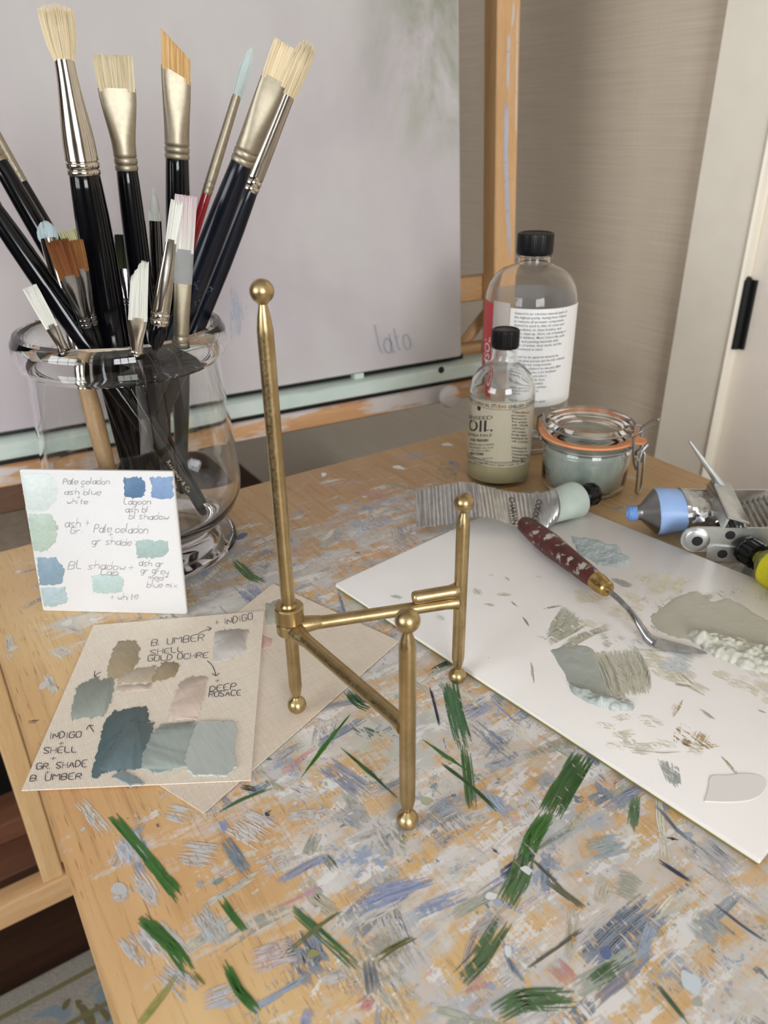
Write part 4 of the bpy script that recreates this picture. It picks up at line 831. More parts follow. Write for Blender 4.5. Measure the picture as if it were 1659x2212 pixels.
# ------------------------------------------------------------------ brushes
CREAM, OCHRE, PALE, WHITE, BLUEW, BROWN, GREY, DGREEN = (238, 221, 186), (228, 190, 130), (228, 214, 180), (238, 238, 230), (206, 222, 226), (140, 84, 40), (206, 206, 200), (70, 80, 36)
rb = random.Random(3)
def brush(tip, mid, dt, dm, bb, fb, w_tip, w_base, w_fb, w_h, shape, hmat, fmat, bcol, label, tipcol=None, thick=0.35, roll=0.0, crimps=2, ragged=0.03, ferr2=None, note=None):
    A = D(*tip, dt); Bm = D(*mid, dm); ax = norm(A - Bm)
    p = Bm.copy(); lim = 0
    while True:
        q = p - ax * 0.002; z = q[2] - JB; rr = math.hypot(q[0] - JC[0], q[1] - JC[1])
        if z < 0.030 or (z < 0.17 and rr > jar_in(z) - 0.006) or np.linalg.norm(A - q) > 0.42: break
        p = q
    L = np.linalg.norm(A - p)
    def at_y(py):
        lo, hi = 0.0, L
        for _ in range(40):
            m = (lo + hi) / 2
            if proj(p + ax * m)[1] > py: lo = m
            else: hi = m
        return lo
    lb, lf = at_y(bb), at_y(fb); k = lambda s: proj(p + ax * s)[2] / FPX / 2
    wt, wb, wf, wh = w_tip * k(L), w_base * k(lb), w_fb * k(lf), w_h * k(lf)
    view = norm(CAM - (p + ax * lb)); X = -norm(np.cross(view, ax)); Yv = np.cross(ax, X)
    if roll: X, Yv = X * math.cos(roll) + Yv * math.sin(roll), Yv * math.cos(roll) - X * math.sin(roll)
    mt = frame_matrix(p, X, Yv, ax); root = thing('paint_brush', p, label, 'brush', 'paint brushes in the glass jar')
    wfr = wf
    # handle: rounded butt, long taper, swell below the ferrule
    r0 = max(0.0022, wh * 0.5); pr = [(0, 0), (r0 * 0.6, 0.0008), (r0 * 0.9, 0.003), (r0, 0.007)]
    for t in (0.25, 0.5, 0.68, 0.8, 0.9, 0.97): 
        s = t * lf; f = r0 + (wh - r0) * math.sin(min(1, t / 0.82) * PI / 2) ** 1.15
        if t > 0.82: f = wh + (wfr * 0.97 - wh) * ((t - 0.82) / 0.18) ** 1.5
        pr.append((f, s))
    pr += [(wfr * 0.97, lf), (wfr * 0.9, lf + 0.001)]
    ho = MB().lathe(pr, 20, mt).build('handle', hmat, root)
    if note:
        tv_, tf_, tw_ = textmesh(note, .01); kq = .0042; sq0 = .004 + tw_ * kq; nm_ = MB(); vs_ = []
        for gx, gy in tv_:
            sz = sq0 - gx * kq; rr_ = np.interp(sz, [q[1] for q in pr], [q[0] for q in pr]) + .0002; xx = (gy - .35) * kq; vs_.append(tuple(mt @ Vector((xx, -math.sqrt(max(1e-9, rr_ * rr_ - xx * xx)), sz))))
        nm_.add(vs_, tf_); nm_.build('gilt_lettering', plain('gilt_print', lin(206, 190, 150), .5), ho, False)
    # ferrule: round at the handle, flattened at the bristles
    flat = shape in ('flat', 'angle', 'notch'); rings = []; NS = 28
    def ring(s, wx, wy, sl=0.0, sq=2.0):
        out = []
        for i in range(NS):
            a = 2 * PI * i / NS; c, d = math.cos(a), math.sin(a); x = wx * math.copysign(abs(c) ** (2 / sq), c); y = wy * math.copysign(abs(d) ** (2 / sq), d); out.append(tuple(mt @ Vector((x, y, s + sl * x / max(wx, 1e-6)))))
        return out
    Lf = lb - lf; wyb = wb * (thick if flat else 1.0)
    prof = [(0.0, 1.0), (0.004, 1.0), (0.012, 1.0)]
    s = lf; cr = wfr * 0.09
    rings.append(ring(s, wfr * 1.0, wfr * 1.0)); s += 0.0004; rings.append(ring(s, wfr * 1.04, wfr * 1.04))
    cl = min(0.0032, Lf * 0.07)
    for c in range(crimps):
        rings.append(ring(s + cl * 0.7, wfr * 1.05, wfr * 1.05)); rings.append(ring(s + cl * 0.95, wfr * 0.96, wfr * 0.96)); rings.append(ring(s + cl * 1.2, wfr * 1.05, wfr * 1.05)); s += cl * 1.3
    rings.append(ring(s + cl * 0.4, wfr * 1.03, wfr * 1.03)); s0 = s + cl * 0.4
    sl = 0.0
    for t in (0.15, 0.3, 0.45, 0.6, 0.75, 0.88, 1.0):
        e = t * t * (3 - 2 * t); sq = 2 + (1.6 * e if flat else 0); sl = (-wb * 0.45 * e if shape == 'angle' else 0)
        rings.append(ring(s0 + (lb - s0) * t, wfr * 1.03 + (wb * 1.03 - wfr * 1.03) * e, wfr * 1.03 + (wyb * 1.05 - wfr * 1.03) * e, sl, sq))
    fm = MB(); fm.loft(rings, caps=True); fo = fm.build('ferrule', fmat, root, ang=50)
    if ferr2 is not None:
        f2 = MB(); t0 = 0.62; rr = []
        for t in (0.6, 0.75, 0.88, 1.0):
            e = t * t * (3 - 2 * t); sq = 2 + (1.6 * e if flat else 0)
            rr.append(ring(s0 + (lb - s0) * t, (wfr * 1.03 + (wb * 1.03 - wfr * 1.03) * e) * 1.02, (wfr * 1.03 + (wyb * 1.05 - wfr * 1.03) * e) * 1.06, 0, sq))
        f2.loft(rr, caps=False); f2.build('paint_band', ferr2, fo, ang=50)
    # bristles: separate tapering hairs around a core
    bm = MB(); bm.c = []; c1 = lin(*bcol); c2 = lin(*(tipcol or bcol)); n = int(260 + 300 * min(1, wb / 0.009)); Lb = L - lb
    for i in range(n + 1):
        if i == 0: u, v = 0, 0
        else:
            while True:
                u, v = rb.uniform(-1, 1), rb.uniform(-1, 1)
                if flat or u * u + v * v <= 1: break
            if rb.random() < 0.55:
                if flat: v = math.copysign(1.0, v)
                else: l = math.hypot(u, v) + 1e-6; u, v = u / l, v / l
        bx, by = u * wb * 0.95, v * wyb * 0.92
        if shape in ('flat', 'angle', 'notch'): ln = Lb * (1 - rb.random() ** 2 * ragged * 2) ; spread = wt / wb
        elif shape == 'filbert': ln = Lb * (1 - 0.30 * u * u - rb.random() ** 2 * ragged * 2); spread = wt / wb
        elif shape == 'point': ln = Lb * (1 - 0.55 * (u * u + v * v) - rb.random() * 0.03); spread = wt / wb
        else: ln = Lb * (1 - 0.10 * (u * u + v * v) - rb.random() ** 2 * ragged * 2); spread = wt / wb
        z0 = lb - 0.002; 
        if shape == 'angle': z0 += -wb * 0.45 * u; ln += (-wb * 0.40 * u - wb * 0.25)
        if shape == 'notch': ln -= Lb * 0.25 * max(0, 0.2 - u)
        jx, jy = rb.gauss(0, 0.025) * wb, rb.gauss(0, 0.03) * wyb; hr = (0.00026 if i else 0.0) * rb.uniform(0.7, 1.25) * (1.4 if wb > 0.007 else 1.0)
        k = rb.uniform(0.78, 1.1); pts = []
        for t, rr in ((0, 1), (0.35, 1.0), (0.75, 0.85), (1.0, 0.35)):
            bulge = 1 + (spread - 1) * (t ** 0.8 if shape not in ('point',) else t ** 2) + (0.22 * math.sin(t * PI) if shape in ('point', 'round', 'filbert') else 0)
            pts.append((bx * bulge + jx * t, by * (1 + (spread * 0.9 - 1) * t * (0.5 if flat else 1)) + jy * t, z0 + ln * t, hr * rr))
        o = len(bm.v); ph = rb.uniform(0, 6)
        if i == 0: continue
        for (x, y, z, r_) in pts:
            for q in range(3): bm.v.append(tuple(mt @ Vector((x + r_ * math.cos(ph + q * 2.094), y + r_ * math.sin(ph + q * 2.094), z))))
        for a in range(3):
            for q in range(3): bm.f.append((o + a * 3 + q, o + a * 3 + (q + 1) % 3, o + a * 3 + 3 + (q + 1) % 3, o + a * 3 + 3 + q))
        bm.f.append((o + 9, o + 10, o + 11))
        for t in (0, 0.35, 0.75, 1.0):
            bm.c += [tuple((c1[q] + (c2[q] - c1[q]) * t) * k for q in range(3)) + (1,)] * 3
    # core so that no light shows through the tuft
    rr = []; 
    for t in (-0.05, 0.3, 0.6, 0.86):
        e = 1 + (wt / wb - 1) * max(0, t); shrink = 0.88 if t < 0.8 else 0.6
        if shape in ('point', 'filbert', 'round'): shrink *= (1 + 0.2 * math.sin(max(0, t) * PI)) * (1 - 0.55 * t * t if shape == 'point' else 1)
        tt = t * (0.72 if shape in ('notch', 'filbert') else 0.9)
        rr.append(ring(lb + Lb * tt, wb * e * shrink, wyb * 0.85 * e * shrink, (-wb * 0.45 if shape == 'angle' else 0) , 3.4 if flat else 2))
    o = len(bm.v); bm.loft(rr); bm.c += [tuple(x * 0.82 for x in c1[:3]) + (1,)] * (len(bm.v) - o)
    bm.build('bristles', M_bristle, root, ang=80)
    return root
BH, RH, NV, WD = M_blackhandle, M_redhandle, M_navy, M_woodhandle
brush((115, -4), (238, 690), .505, .515, 128, 378, 74, 40, 66, 78, 'round', BH, M_chrome, CREAM, 'tallest brush, fluffy cream round bristles on a long mirror-bright ferrule', ragged=.05)
brush((242, 110), (316, 700), .53, .53, 191, 369, 84, 76, 46, 52, 'flat', BH, M_satin, PALE, 'wide flat brush with straight-cut pale bristles and broad satin ferrule', thick=.3)
brush((379, 78), (388, 690), .56, .56, 158, 343, 62, 60, 50, 54, 'angle', BH, M_satin, OCHRE, 'slanted angular brush with golden ochre bristles', thick=.4)
brush((545, 98), (372, 660), .585, .562, 206, 419, 24, 19, 22, 22, 'filbert', RH, M_satin, (214, 226, 224), 'slim red-handled brush with pale aqua stained tip')
brush((624, 88), (402, 665), .50, .512, 168, 352, 62, 54, 48, 56, 'flat', NV, M_satin, CREAM, 'flat cream brush leaning right in front, scuffed navy-black handle', thick=.4)
brush((672, 80), (438, 668), .545, .54, 206, 412, 40, 30, 35, 46, 'round', NV, M_chrome, (228, 212, 176), 'cream round brush furthest right, behind the leaning flat brush', ragged=.06)
brush((-170, 228), (152, 692), .50, .495, 330, 450, 50, 40, 42, 50, 'flat', BH, M_satin, CREAM, 'thick black brush handle leaning far left, cut by the frame, lowest of three', thick=.4, note='Rosemary & Co')
brush((-150, 95), (196, 690), .53, .52, 200, 352, 46, 40, 38, 44, 'flat', BH, M_satin, CREAM, 'black brush handle leaning left with blue sheen, middle of three cut by the frame', thick=.4)
brush((-80, 165), (212, 680), .56, .55, 240, 394, 26, 22, 20, 25, 'round', BH, M_satin, CREAM, 'thin black brush leaning left, gold-toned ferrule, topmost of three cut by the frame')
brush((94, 472), (154, 705), .518, .503, 516, 806, 36, 36, 30, 40, 'filbert', WD, M_chrome, BLUEW, 'short brush with bluish white tuft and bare wooden handle')
brush((120, 512), (182, 690), .478, .49, 593, 705, 50, 42, 28, 30, 'flat', BH, M_darkchrome, BROWN, 'brown sable flat brush, left one of the pair', thick=.3, tipcol=(120, 68, 30))
brush((156, 512), (198, 690), .492, .50, 579, 700, 42, 36, 26, 30, 'flat', BH, M_darkchrome, (150, 100, 52), 'brown sable flat brush, right one of the pair', thick=.3)
brush((152, 488), (226, 690), .515, .52, 566, 640, 58, 46, 30, 34, 'flat', BH, M_chrome, (206, 200, 156), 'cream bristle flat brush half hidden behind the brown sable pair', thick=.3)
brush((60, 612), (120, 722), .462, .466, 700, 890, 32, 26, 20, 28, 'flat', BH, M_chrome, WHITE, 'short white brush poking out low at the left jar rim', thick=.5, ragged=.09)
brush((303, 556), (297, 705), .456, .463, 684, 800, 38, 40, 26, 34, 'notch', BH, M_chrome, WHITE, 'white bristle brush with ragged notched tip in the jar front centre', thick=.3, ragged=.07)
brush((384, 426), (343, 700), .474, .472, 516, 700, 28, 23, 38, 40, 'flat', BH, M_chrome, WHITE, 'white synthetic brush with long conical silver ferrule', thick=.7, ragged=.05)
brush((402, 414), (392, 690), .486, .486, 538, 760, 48, 40, 32, 36, 'flat', BH, M_satin, WHITE, 'white flat brush with pink-tinged tip and grey painted ferrule', tipcol=(228, 210, 212), thick=.3, ferr2=M_grayferrule)
brush((331, 395), (345, 690), .55, .55, 476, 640, 14, 26, 26, 32, 'point', BH, M_darkchrome, GREY, 'small pointed pale grey brush standing behind, dark chrome ferrule')
brush((264, 500), (280, 690), .565, .56, 580, 660, 34, 32, 28, 32, 'flat', BH, M_darkchrome, DGREEN, 'dark olive bristle brush hidden between two black handles', tipcol=(16, 16, 14), thick=.4)

# ------------------------------------------------------------------ linseed oil bottle
def upright(px, py): c = T(px, py); return np.array([c[0], c[1], ZT + Z0])
def shell(out, th, closed_top=False):
    inn = [(max(0, r - th), z) for r, z in out]; return out + inn[::-1]
LC = upright(1074, 1028); LM = Matrix.Translation(tuple(LC)); LR = 0.0292
oil = thing('oil_bottle', LC, 'small glass bottle of linseed oil with black cap beside the lidded jar', 'bottle')
outp = [(0.0, 0.0012), (0.022, 0.0008), (0.026, 0.0), (LR - .0008, 0.0015), (LR, 0.004), (LR, 0.083), (LR - .0008, 0.089), (0.0265, 0.0955), (0.0225, 0.1015), (0.0165, 0.1065), (0.0122, 0.1105), (0.0110, 0.115), (0.0108, 0.124)]
innp = [(0.0090, 0.124), (0.0092, 0.115), (0.0104, 0.1115), (0.0150, 0.1075), (0.0210, 0.0995), (0.0250, 0.0935), (LR - .0028, 0.088), (LR - .0022, 0.083), (LR - .0022, 0.007), (LR - .004, 0.0045), (0.0, 0.004)]
MB().lathe(outp + innp, 48, LM).build('bottle_glass', M_glass, oil)
M_oil = NT('cloudy_yellow_oil').set(lin(242, 234, 192), 0.2, 0.0, Transmission_Weight=0.45, IOR=1.15)
MB().lathe([(0, 0.0043), (LR - .0035, 0.0040), (LR - .0014, 0.0065), (LR - .0014, 0.0120), (LR - .0014, 0.052), (0, 0.052)], 40, LM).build('oil', M_oil, oil)
M_capblack = plain('black_cap_plastic', lin(12, 12, 14), 0.3, 0, var=0.1, IOR=1.36)
def ribcap(name, c, r, z0, z1, ribs, parent, mat=M_capblack):
    rings = []; 
    for rr, z, amp in ((r * .96, z0, 0), (r, z0 + .0008, .3), (r, z0 + (z1 - z0) * .25, 1), (r, z1 - .002, 1), (r * .985, z1 - .0006, .3), (r * .9, z1, 0), (r * .82, z1, 0), (r * .80, z1 - .0006, 0), (0.0001, z1 - .0006, 0)):
        rings.append([(c[0] + (rr + (.0002 if (k // 2) % 2 else -.0002) * amp) * math.cos(2 * PI * k / (ribs * 4)), c[1] + (rr + (.0002 if (k // 2) % 2 else -.0002) * amp) * math.sin(2 * PI * k / (ribs * 4)), c[2] + z) for k in range(ribs * 4)])
    m = MB(); m.loft(rings); return m.build(name, mat, parent, ang=50)
ribcap('cap', LC, 0.0119, 0.1225, 0.1385, 36, oil)
LCY = Cyl(LC, LR)
def filmmat(name, c, alpha, rough=0.5):
    n = NT(name); n.set(lin(*c), rough, 0, Alpha=alpha); return n.m
M_film = filmmat('translucent_label', (214, 206, 184), 0.5)
aL, zA = LCY.pix(1010, 862); aC = LCY.pix(1080, 900)[0]
zt = LCY.pix(1080, 868)[1]; zb_ = LCY.pix(1080, 1010)[1]
fl = MB(); LCY.patch(fl, aC - 1.50, aC + 1.50, zb_, zt, .0001, 48); lab = fl.build('label', M_film, oil)
M_print = plain('black_print', lin(30, 28, 26), 0.6); M_greyprint = plain('grey_print', lin(120, 114, 100), 0.6)
tx = MB(); a0 = aC - 1.42; a1 = aC + 1.42
for dz in (zt - .0008, zt - .0072, zb_ + .0052, zb_ + .0042): LCY.patch(tx, a0, a1, dz - .00018, dz + .00018, .0003, 40)
def ctext(cy, mb, s, pc, ang, zc, hgt, bold=0.0, h=.0003):
    vs, fs, wd = textmesh(s, bold); mb.add([cy.P(pc + (x / wd - .5) * ang, zc + y * hgt / 0.70, h) for x, y in vs], fs)
ctext(LCY, tx, 'CHELSEA CLASSICAL STUDIO CHELSEA CLASSICAL', aC - .05, 2.9, zt - .0058, .0032, .012)
ctext(LCY, tx, 'CHELSEA CLASSICAL STUDIO NEW YORK OIL FOR ARTISTS', aC, 2.7, zb_ + .0012, .0018, .01)
T0 = lambda s, x0, x1, y, hp, b=0.0: LCY.text(tx, s, (x0, y), (x1, y + 2), b, .0003, hp)
T0('LINSEED', 1014, 1064, 903, 8); T0('OIL', 1014, 1064, 929, 25, .01); T0('EXTRA PALE', 1013, 1063, 940, 6); T0('COLD PRESSED', 1016, 1056, 951, 5, .03); T0('EXPRESSED AND PURIFIED', 1014, 1068, 959, 3.5); T0('PURE LINSEED OIL FOR', 1014, 1066, 966, 3.5); T0('OIL COLOURS', 1018, 1058, 973, 3.5); T0('NEW YORK', 1016, 1046, 981, 5, .03); T0('OIL PAINTING MEDIUM', 1013, 1064, 989, 3.5); T0('8 FL OZ / 236 ml', 1013, 1052, 1000, 5)
for k, s in enumerate(['Clarified', 'processed', 'linseed oil', 'for artists', 'oil. OUR', 'Cold Pressed', 'oil retains', 'body when', 'used in', 'oil colours.', '', 'Linseed oil', 'contains no', 'reserves', 'drying agent', 'thin film']):
    if s: T0(s, 1105, 1141 - (k * 7) % 9, 891 + k * 7, 4.5, .015)
cdot, zdot = LCY.pix(1035, 882)
tx.add([LCY.P(cdot + .0021 * math.cos(2 * PI * k / 20) / LR, zdot + .0021 * math.sin(2 * PI * k / 20), .0003) for k in range(20)], [tuple(range(20))])
tx.build('label_print', M_print, lab, False)

# ------------------------------------------------------------------ large mineral spirit bottle
GC = upright(1125, 950); GM = Matrix.Translation(tuple(GC)); GR_ = 0.0440
big = thing('solvent_bottle', GC, 'tall clear plastic solvent bottle with ribbed black cap and red and white label', 'bottle')
outp = [(0, .0015), (.034, .001), (.039, 0), (GR_ - .001, .002), (GR_, .006), (GR_, .140), (.0432, .150), (.0405, .159), (.0355, .167), (.029, .1725), (.021, .1760), (.0160, .1785), (.0150, .181), (.0150, .192)]
innp = [(.0138, .192), (.0138, .181), (.0148, .1776), (.0205, .1750), (.0285, .1715), (.0348, .166), (.0396, .1583), (.0423, .1495), (GR_ - .0009, .140), (GR_ - .0009, .006), (.038, .003), (0, .003)]
MB().lathe(outp + innp, 56, GM).build('bottle_body', M_bottleglass, big)
MB().lathe([(.0152, .1835), (.0172, .1838), (.0172, .1850), (.0152, .1853)], 40, GM).build('neck_ring', M_bottleglass, big)
ribcap('cap', GC, 0.0168, 0.1862, 0.2055, 48, big)
GCY = Cyl(GC, GR_)
M_white = plain('white_label', lin(240, 240, 238), 0.5, var=.01); M_redl = plain('red_label', lin(205, 62, 66), 0.5, var=.03); M_backl = filmmat('label_back', (225, 224, 222), 0.55)
ag = GCY.pix(1146, 700)[0]
zlt = GCY.pix(1146, 668)[1]; zlb = GCY.pix(1130, 880)[1]
a_r0, a_r1 = GCY.pix(1050, 700)[0], GCY.pix(1064, 700)[0]; a_w0 = GCY.pix(1101, 700)[0]
lb_ = MB(); GCY.patch(lb_, a_w0, ag + 1.45, zlb, zlt, .0002, 32); lw_ = lb_.build('white_label', M_white, big)
lb_ = MB(); GCY.patch(lb_, a_r1 + .012, a_w0 - .012, zlb, zlt + .004, .0002, 12); lb_.build('pale_label', M_backl, big)
lb_ = MB(); GCY.patch(lb_, a_r0 - .25, a_r1, zlb, zlt + .001, .0002, 12); lr_ = lb_.build('red_label', M_redl, big)
lb_ = MB(); GCY.patch(lb_, ag + 1.75, ag + 2 * PI - 2.2, zlb, zlt + .006, .0002, 40); lb_.build('back_label', M_backl, big)
gt = MB(); lines = ['Gamsol is an odorless mineral spirit of', 'the highest purity, having been refined', 'to remove all aromatic components.', 'Gamsol is used to thin oil colors and', 'oil mediums, to clean brushes, and', 'studio clean-up. Store out of hearing or', 'eye of children. Most Colors like each', 'color and painting materials with', 'health of artists, their work, and the', 'environment in mind.', '', 'Gamsol es un aguarras mineral sin', 'olor de gran pureza que ha sido refinado', 'para quitar los componentes', 'aromaticos. Gamsol se usa para diluir', 'los colores al oleo y los mediums', 'para limpiar los pinceles y', 'el estudio. Gamblin hace', 'los colores y materiales', 'con la salud de los artistas', 'y el medio ambiente', 'en mente.', '', 'Gamsol est un white spirit']
aw = a_w0 + .10; span = 1.35
for k, s in enumerate(lines):
    if s:
        vs, fs, wd = textmesh(s, .012); z = zlt - .0052 - k * .00365; sc_ = .0031; gt.add([GCY.P(aw + min(span / max(wd * .0033 / GR_, 1e-6), 1.0) * x * .0033 / GR_, z + y * sc_, .0004) for x, y in vs], fs)
gt.build('label_text', plain('grey_label_print', lin(96, 96, 100), .6), lw_, False)
gs = MB(); vs, fs, wd = textmesh('GAMSOL', .01)
# red band lettering runs up the bottle
kk = .0150; zz0 = GCY.pix(1056, 727)[1] - wd * kk * .82
gs.add([GCY.P(a_r1 - .05 - y * kk / GR_ * 1.0, zz0 - .0 + x * kk * .82, .0004) for x, y in vs], fs); gs.build('red_label_text', M_white, lr_, False)

# ------------------------------------------------------------------ clamp-lid jar
KC = upright(1258, 1045); KT = Matrix.Translation(tuple(KC))
kj = thing('clip_top_jar', KC, 'small clip-top glass jar with orange rubber seal holding grey-green solvent', 'jar')
outp = [(0, .0012), (.030, .0008), (.0335, 0), (.0365, .002), (.0378, .006), (.0382, .020), (.0385, .036), (.0392, .0375), (.0392, .0395), (.0382, .041), (.0382, .0455), (.0412, .047), (.0412, .0485), (.0385, .0492)]
innp = [(.034, .0492), (.0345, .044), (.0358, .036), (.0358, .008), (.034, .004), (0, .0035)]
MB().lathe(outp + innp, 56, KT).build('jar_body', M_glass, kj)
def liquidmat():
    n = NT('grey_green_solvent'); f = n.noise(n.coord((60, 60, 30)), 1.0, 4, .6, .5); n.set(n.ramp(f, [(.3, lin(140, 152, 142)), (.7, lin(186, 196, 186))]), .25); return n.m
MB().lathe([(0, .0040), (.0335, .0044), (.0354, .0085), (.0354, .0355), (.0352, .0395), (0, .0397)], 48, KT).build('solvent', liquidmat(), kj)
M_rubber = plain('orange_rubber', lin(222, 146, 96), .5, var=.05)
MB().lathe([(.0355, .0496), (.0428, .0494), (.0436, .0505), (.0430, .0517), (.0355, .0517)], 56, KT).build('rubber_seal', M_rubber, kj)
tg = norm((RGT * 1.0 + FWD * -0.62)[:2]); ta = math.atan2(tg[1], tg[0])
tn = MB(); qs = [(.0415, -.008), (.049, -.006), (.0505, -.002), (.0505, .002), (.049, .006), (.0415, .008)]
tn.prism([(KC[0] + r * math.cos(ta) - w_ * math.sin(ta), KC[1] + r * math.sin(ta) + w_ * math.cos(ta)) for r, w_ in qs], lambda a, b, h: (a, b, KC[2] + h), .0496, .0514); tn.build('seal_tab', M_rubber, kj)
MB().lathe([(0, .0535), (.031, .0535), (.0345, .0520), (.0378, .0520), (.0386, .0535), (.0388, .0580), (.0378, .0605), (.0355, .0625), (.0325, .0618), (.0295, .0598), (.0285, .0592), (0, .0590)], 56, KT).build('lid', M_glass, kj)
M_wire = plain('steel_wire', lin(170, 170, 168), .28, 1.0)
ra = lambda a, r, z: (KC[0] + r * math.cos(a), KC[1] + r * math.sin(a), KC[2] + z)
wr = MB(); wr.tube([ra(ta + 2 * PI * k / 60, .0396, .0432) for k in range(61)], .0009, 6, caps=False); wr.build('neck_wire', M_wire, kj)
wr = MB(); pts = [ra(ta + PI - a, .0405, z) for a, z in [(-.30, .044), (-.30, .062)]]
wr.tube([ra(ta + PI, .042, .040), ra(ta + PI, .048, .044), ra(ta + PI, .0475, .056), ra(ta + PI + .2, .041, .063), ra(ta + PI + .5, .0400, .0600)] + [ra(ta + PI + .5 + (PI - .5 - .35) * k / 14, .0396, .0590) for k in range(1, 15)] + [ra(ta - .35, .045, .0585), ra(ta - .30, .052, .0660), ra(ta - .12, .057, .0700)], .0010, 8); wr.build('bail_wire', M_wire, kj)
wr = MB(); wr.tube([ra(ta + PI - .2, .041, .063)] + [ra(ta + PI - .5 - (PI - .5 - .35) * k / 14, .0396, .0590) for k in range(0, 15)] + [ra(ta + .35, .045, .0585), ra(ta + .30, .052, .0660), ra(ta + .12, .057, .0700)], .0010, 8); wr.build('bail_wire', M_wire, kj)
cl = MB(); cl.tube([ra(ta - .30, .0445, .058), ra(ta - .28, .0455, .046), ra(ta - .25, .0470, .034), ra(ta - .18, .0480, .028), ra(ta - .10, .0480, .031), ra(ta - .04, .0485, .042), ra(ta, .052, .048), ra(ta + .04, .0485, .042), ra(ta + .10, .0480, .031), ra(ta + .18, .0480, .028), ra(ta + .25, .0470, .034), ra(ta + .28, .0455, .046), ra(ta + .30, .0445, .058)], .0012, 8); cl.build('clasp', M_wire, kj)
cl = MB(); lo = [ra(ta - .20, .0465, .040), ra(ta - .19, .0500, .036), ra(ta - .17, .0510, .006), ra(ta - .10, .0515, .0035), ra(ta + .10, .0515, .0035), ra(ta + .17, .0510, .006), ra(ta + .19, .0500, .036), ra(ta + .20, .0465, .040)]
cl.tube(lo, .0011, 8); cl.build('clasp_lever', M_wire, kj)
hb = MB(); hb.tube([ra(ta - .22, .0465, .0425), ra(ta, .0475, .043), ra(ta + .22, .0465, .0425)], .0020, 10); hb.build('clasp_roll', M_wire, kj)
hb = MB()
for k in range(5): hb.tube([ra(ta + PI - .1 + k * .05, .0425, .036), ra(ta + PI - .1 + k * .05, .0440, .040), ra(ta + PI - .1 + k * .05, .0425, .044)], .0009, 6)
hb.build('hinge_coil', M_wire, kj)

# ------------------------------------------------------------------ palette pad
PA, PB, PC_ = T(725, 1275), T(1153, 1070), T(1637, 1877)
pu = norm(PC_ - PA); pv = np.cross(UP, pu); LU, LV = np.linalg.norm(PC_ - PA), 0.226
PTH = 0.0052; PZ = Z0
pad = thing('palette_pad', (PA + pu * LU / 2 + pv * LV / 2), 'white palette pad smeared with grey-green oil paint under the palette knife', 'palette')
PMx = frame_matrix(np.array([PA[0], PA[1], ZT + PZ]), pu, pv, UP)
M_paper = plain('white_palette_paper', lin(240, 236, 233), 0.38, var=.008, vs=20)
M_yel = plain('yellow_glue_edge', lin(168, 160, 40), .6, var=.15, vs=120); M_brownb = plain('grey_board', lin(110, 98, 84), .8)
MB().box((0.0012, 0.0012, 0), (LU - .0012, LV, .0014), PMx).build('backing_board', M_brownb, pad, False)
MB().box((0.0006, 0.0006, .0014), (LU - .0006, LV, .0022), PMx).build('glue_edge', M_yel, pad, False)
MB().box((0, 0, .0022), (LU, LV, PTH), PMx, bev=.0005).build('paper_stack', M_paper, pad)
PPl = Plane(np.array([PA[0], PA[1], ZT + PZ + PTH]), pu, pv)
S8 = dict(off=(860, 1100), sc=1 / .4816)
def o8(p): return (860 + p[0] * .4816, 1100 + p[1] * .4816)
PSk = Strokes(lambda x, y, z: PPl.P(x, y, z), 0.00002, 9e-6)
def pstroke(pts, w8, c, rag=.5, dens=.8, jit=.06, taper=0., sw=.0005):
    q = [PPl.pix(*o8(p)) for p in pts]; m = proj(PPl.P(*q[0]))[2] / FPX * .4816 * 1.2; PSk.stroke(q, w8 * m, c, rag, dens, jit, sw, taper=taper, rnd=rs)
CRM, SG, SGD, BGY, OC = (224, 217, 196), (176, 176, 160), (168, 174, 168), (172, 186, 188), (196, 168, 120)
for k in range(16): x = rs.uniform(780, 1040); y = rs.uniform(370, 520); pstroke([(x, y), (x + 70, y + rs.uniform(-20, 40))], 44, (230, 222, 200), .5, .74)
for k in range(12): x = rs.uniform(1040, 1240); y = rs.uniform(310, 430); pstroke([(x, y), (x + rs.uniform(20, 90), y - rs.uniform(0, 60))], 40, (226, 219, 198), .5, .76)
for k in range(30): x = rs.uniform(1080, 1640); y = 600 + (x - 1080) * .22 + rs.uniform(-10, 130); pstroke([(x, y), (x + rs.uniform(30, 110), y + rs.uniform(0, 50))], 50, (229, 223, 203), .5, .74)
for k in range(8): x = rs.uniform(1160, 1250); y = rs.uniform(600, 700); pstroke([(x, y), (x + 90, y + 40)], 44, (218, 224, 228), .5, .76)
for k in range(18): x = rs.uniform(880, 1350); y = rs.uniform(930, 1090); pstroke([(x, y), (x + 90, y + rs.uniform(-10, 20))], 36, (233, 228, 211), .6, .66)
for k in range(7): pstroke([(1270 + k * 22, 960 + k * 9), (1250 + k * 18, 1040 + k * 5), (1270 + k * 22, 1075)], 34, OC, .7, .5)
pstroke([(1270, 1040), (1320, 1062)], 30, (150, 124, 84), .5, .9); pstroke([(1270, 850), (1225, 930)], 26, (200, 180, 138), .7, .7); pstroke([(1440, 1060), (1350, 1070)], 20, OC, .7, .6)
for k in range(6): pstroke([(1170 + k * 16, 1120 + k * 5), (1200 + k * 12, 1190 + k * 10), (1215 + k * 12, 1250 - abs(k - 3) * 6)], 13, (176, 184, 180), .5, .8)
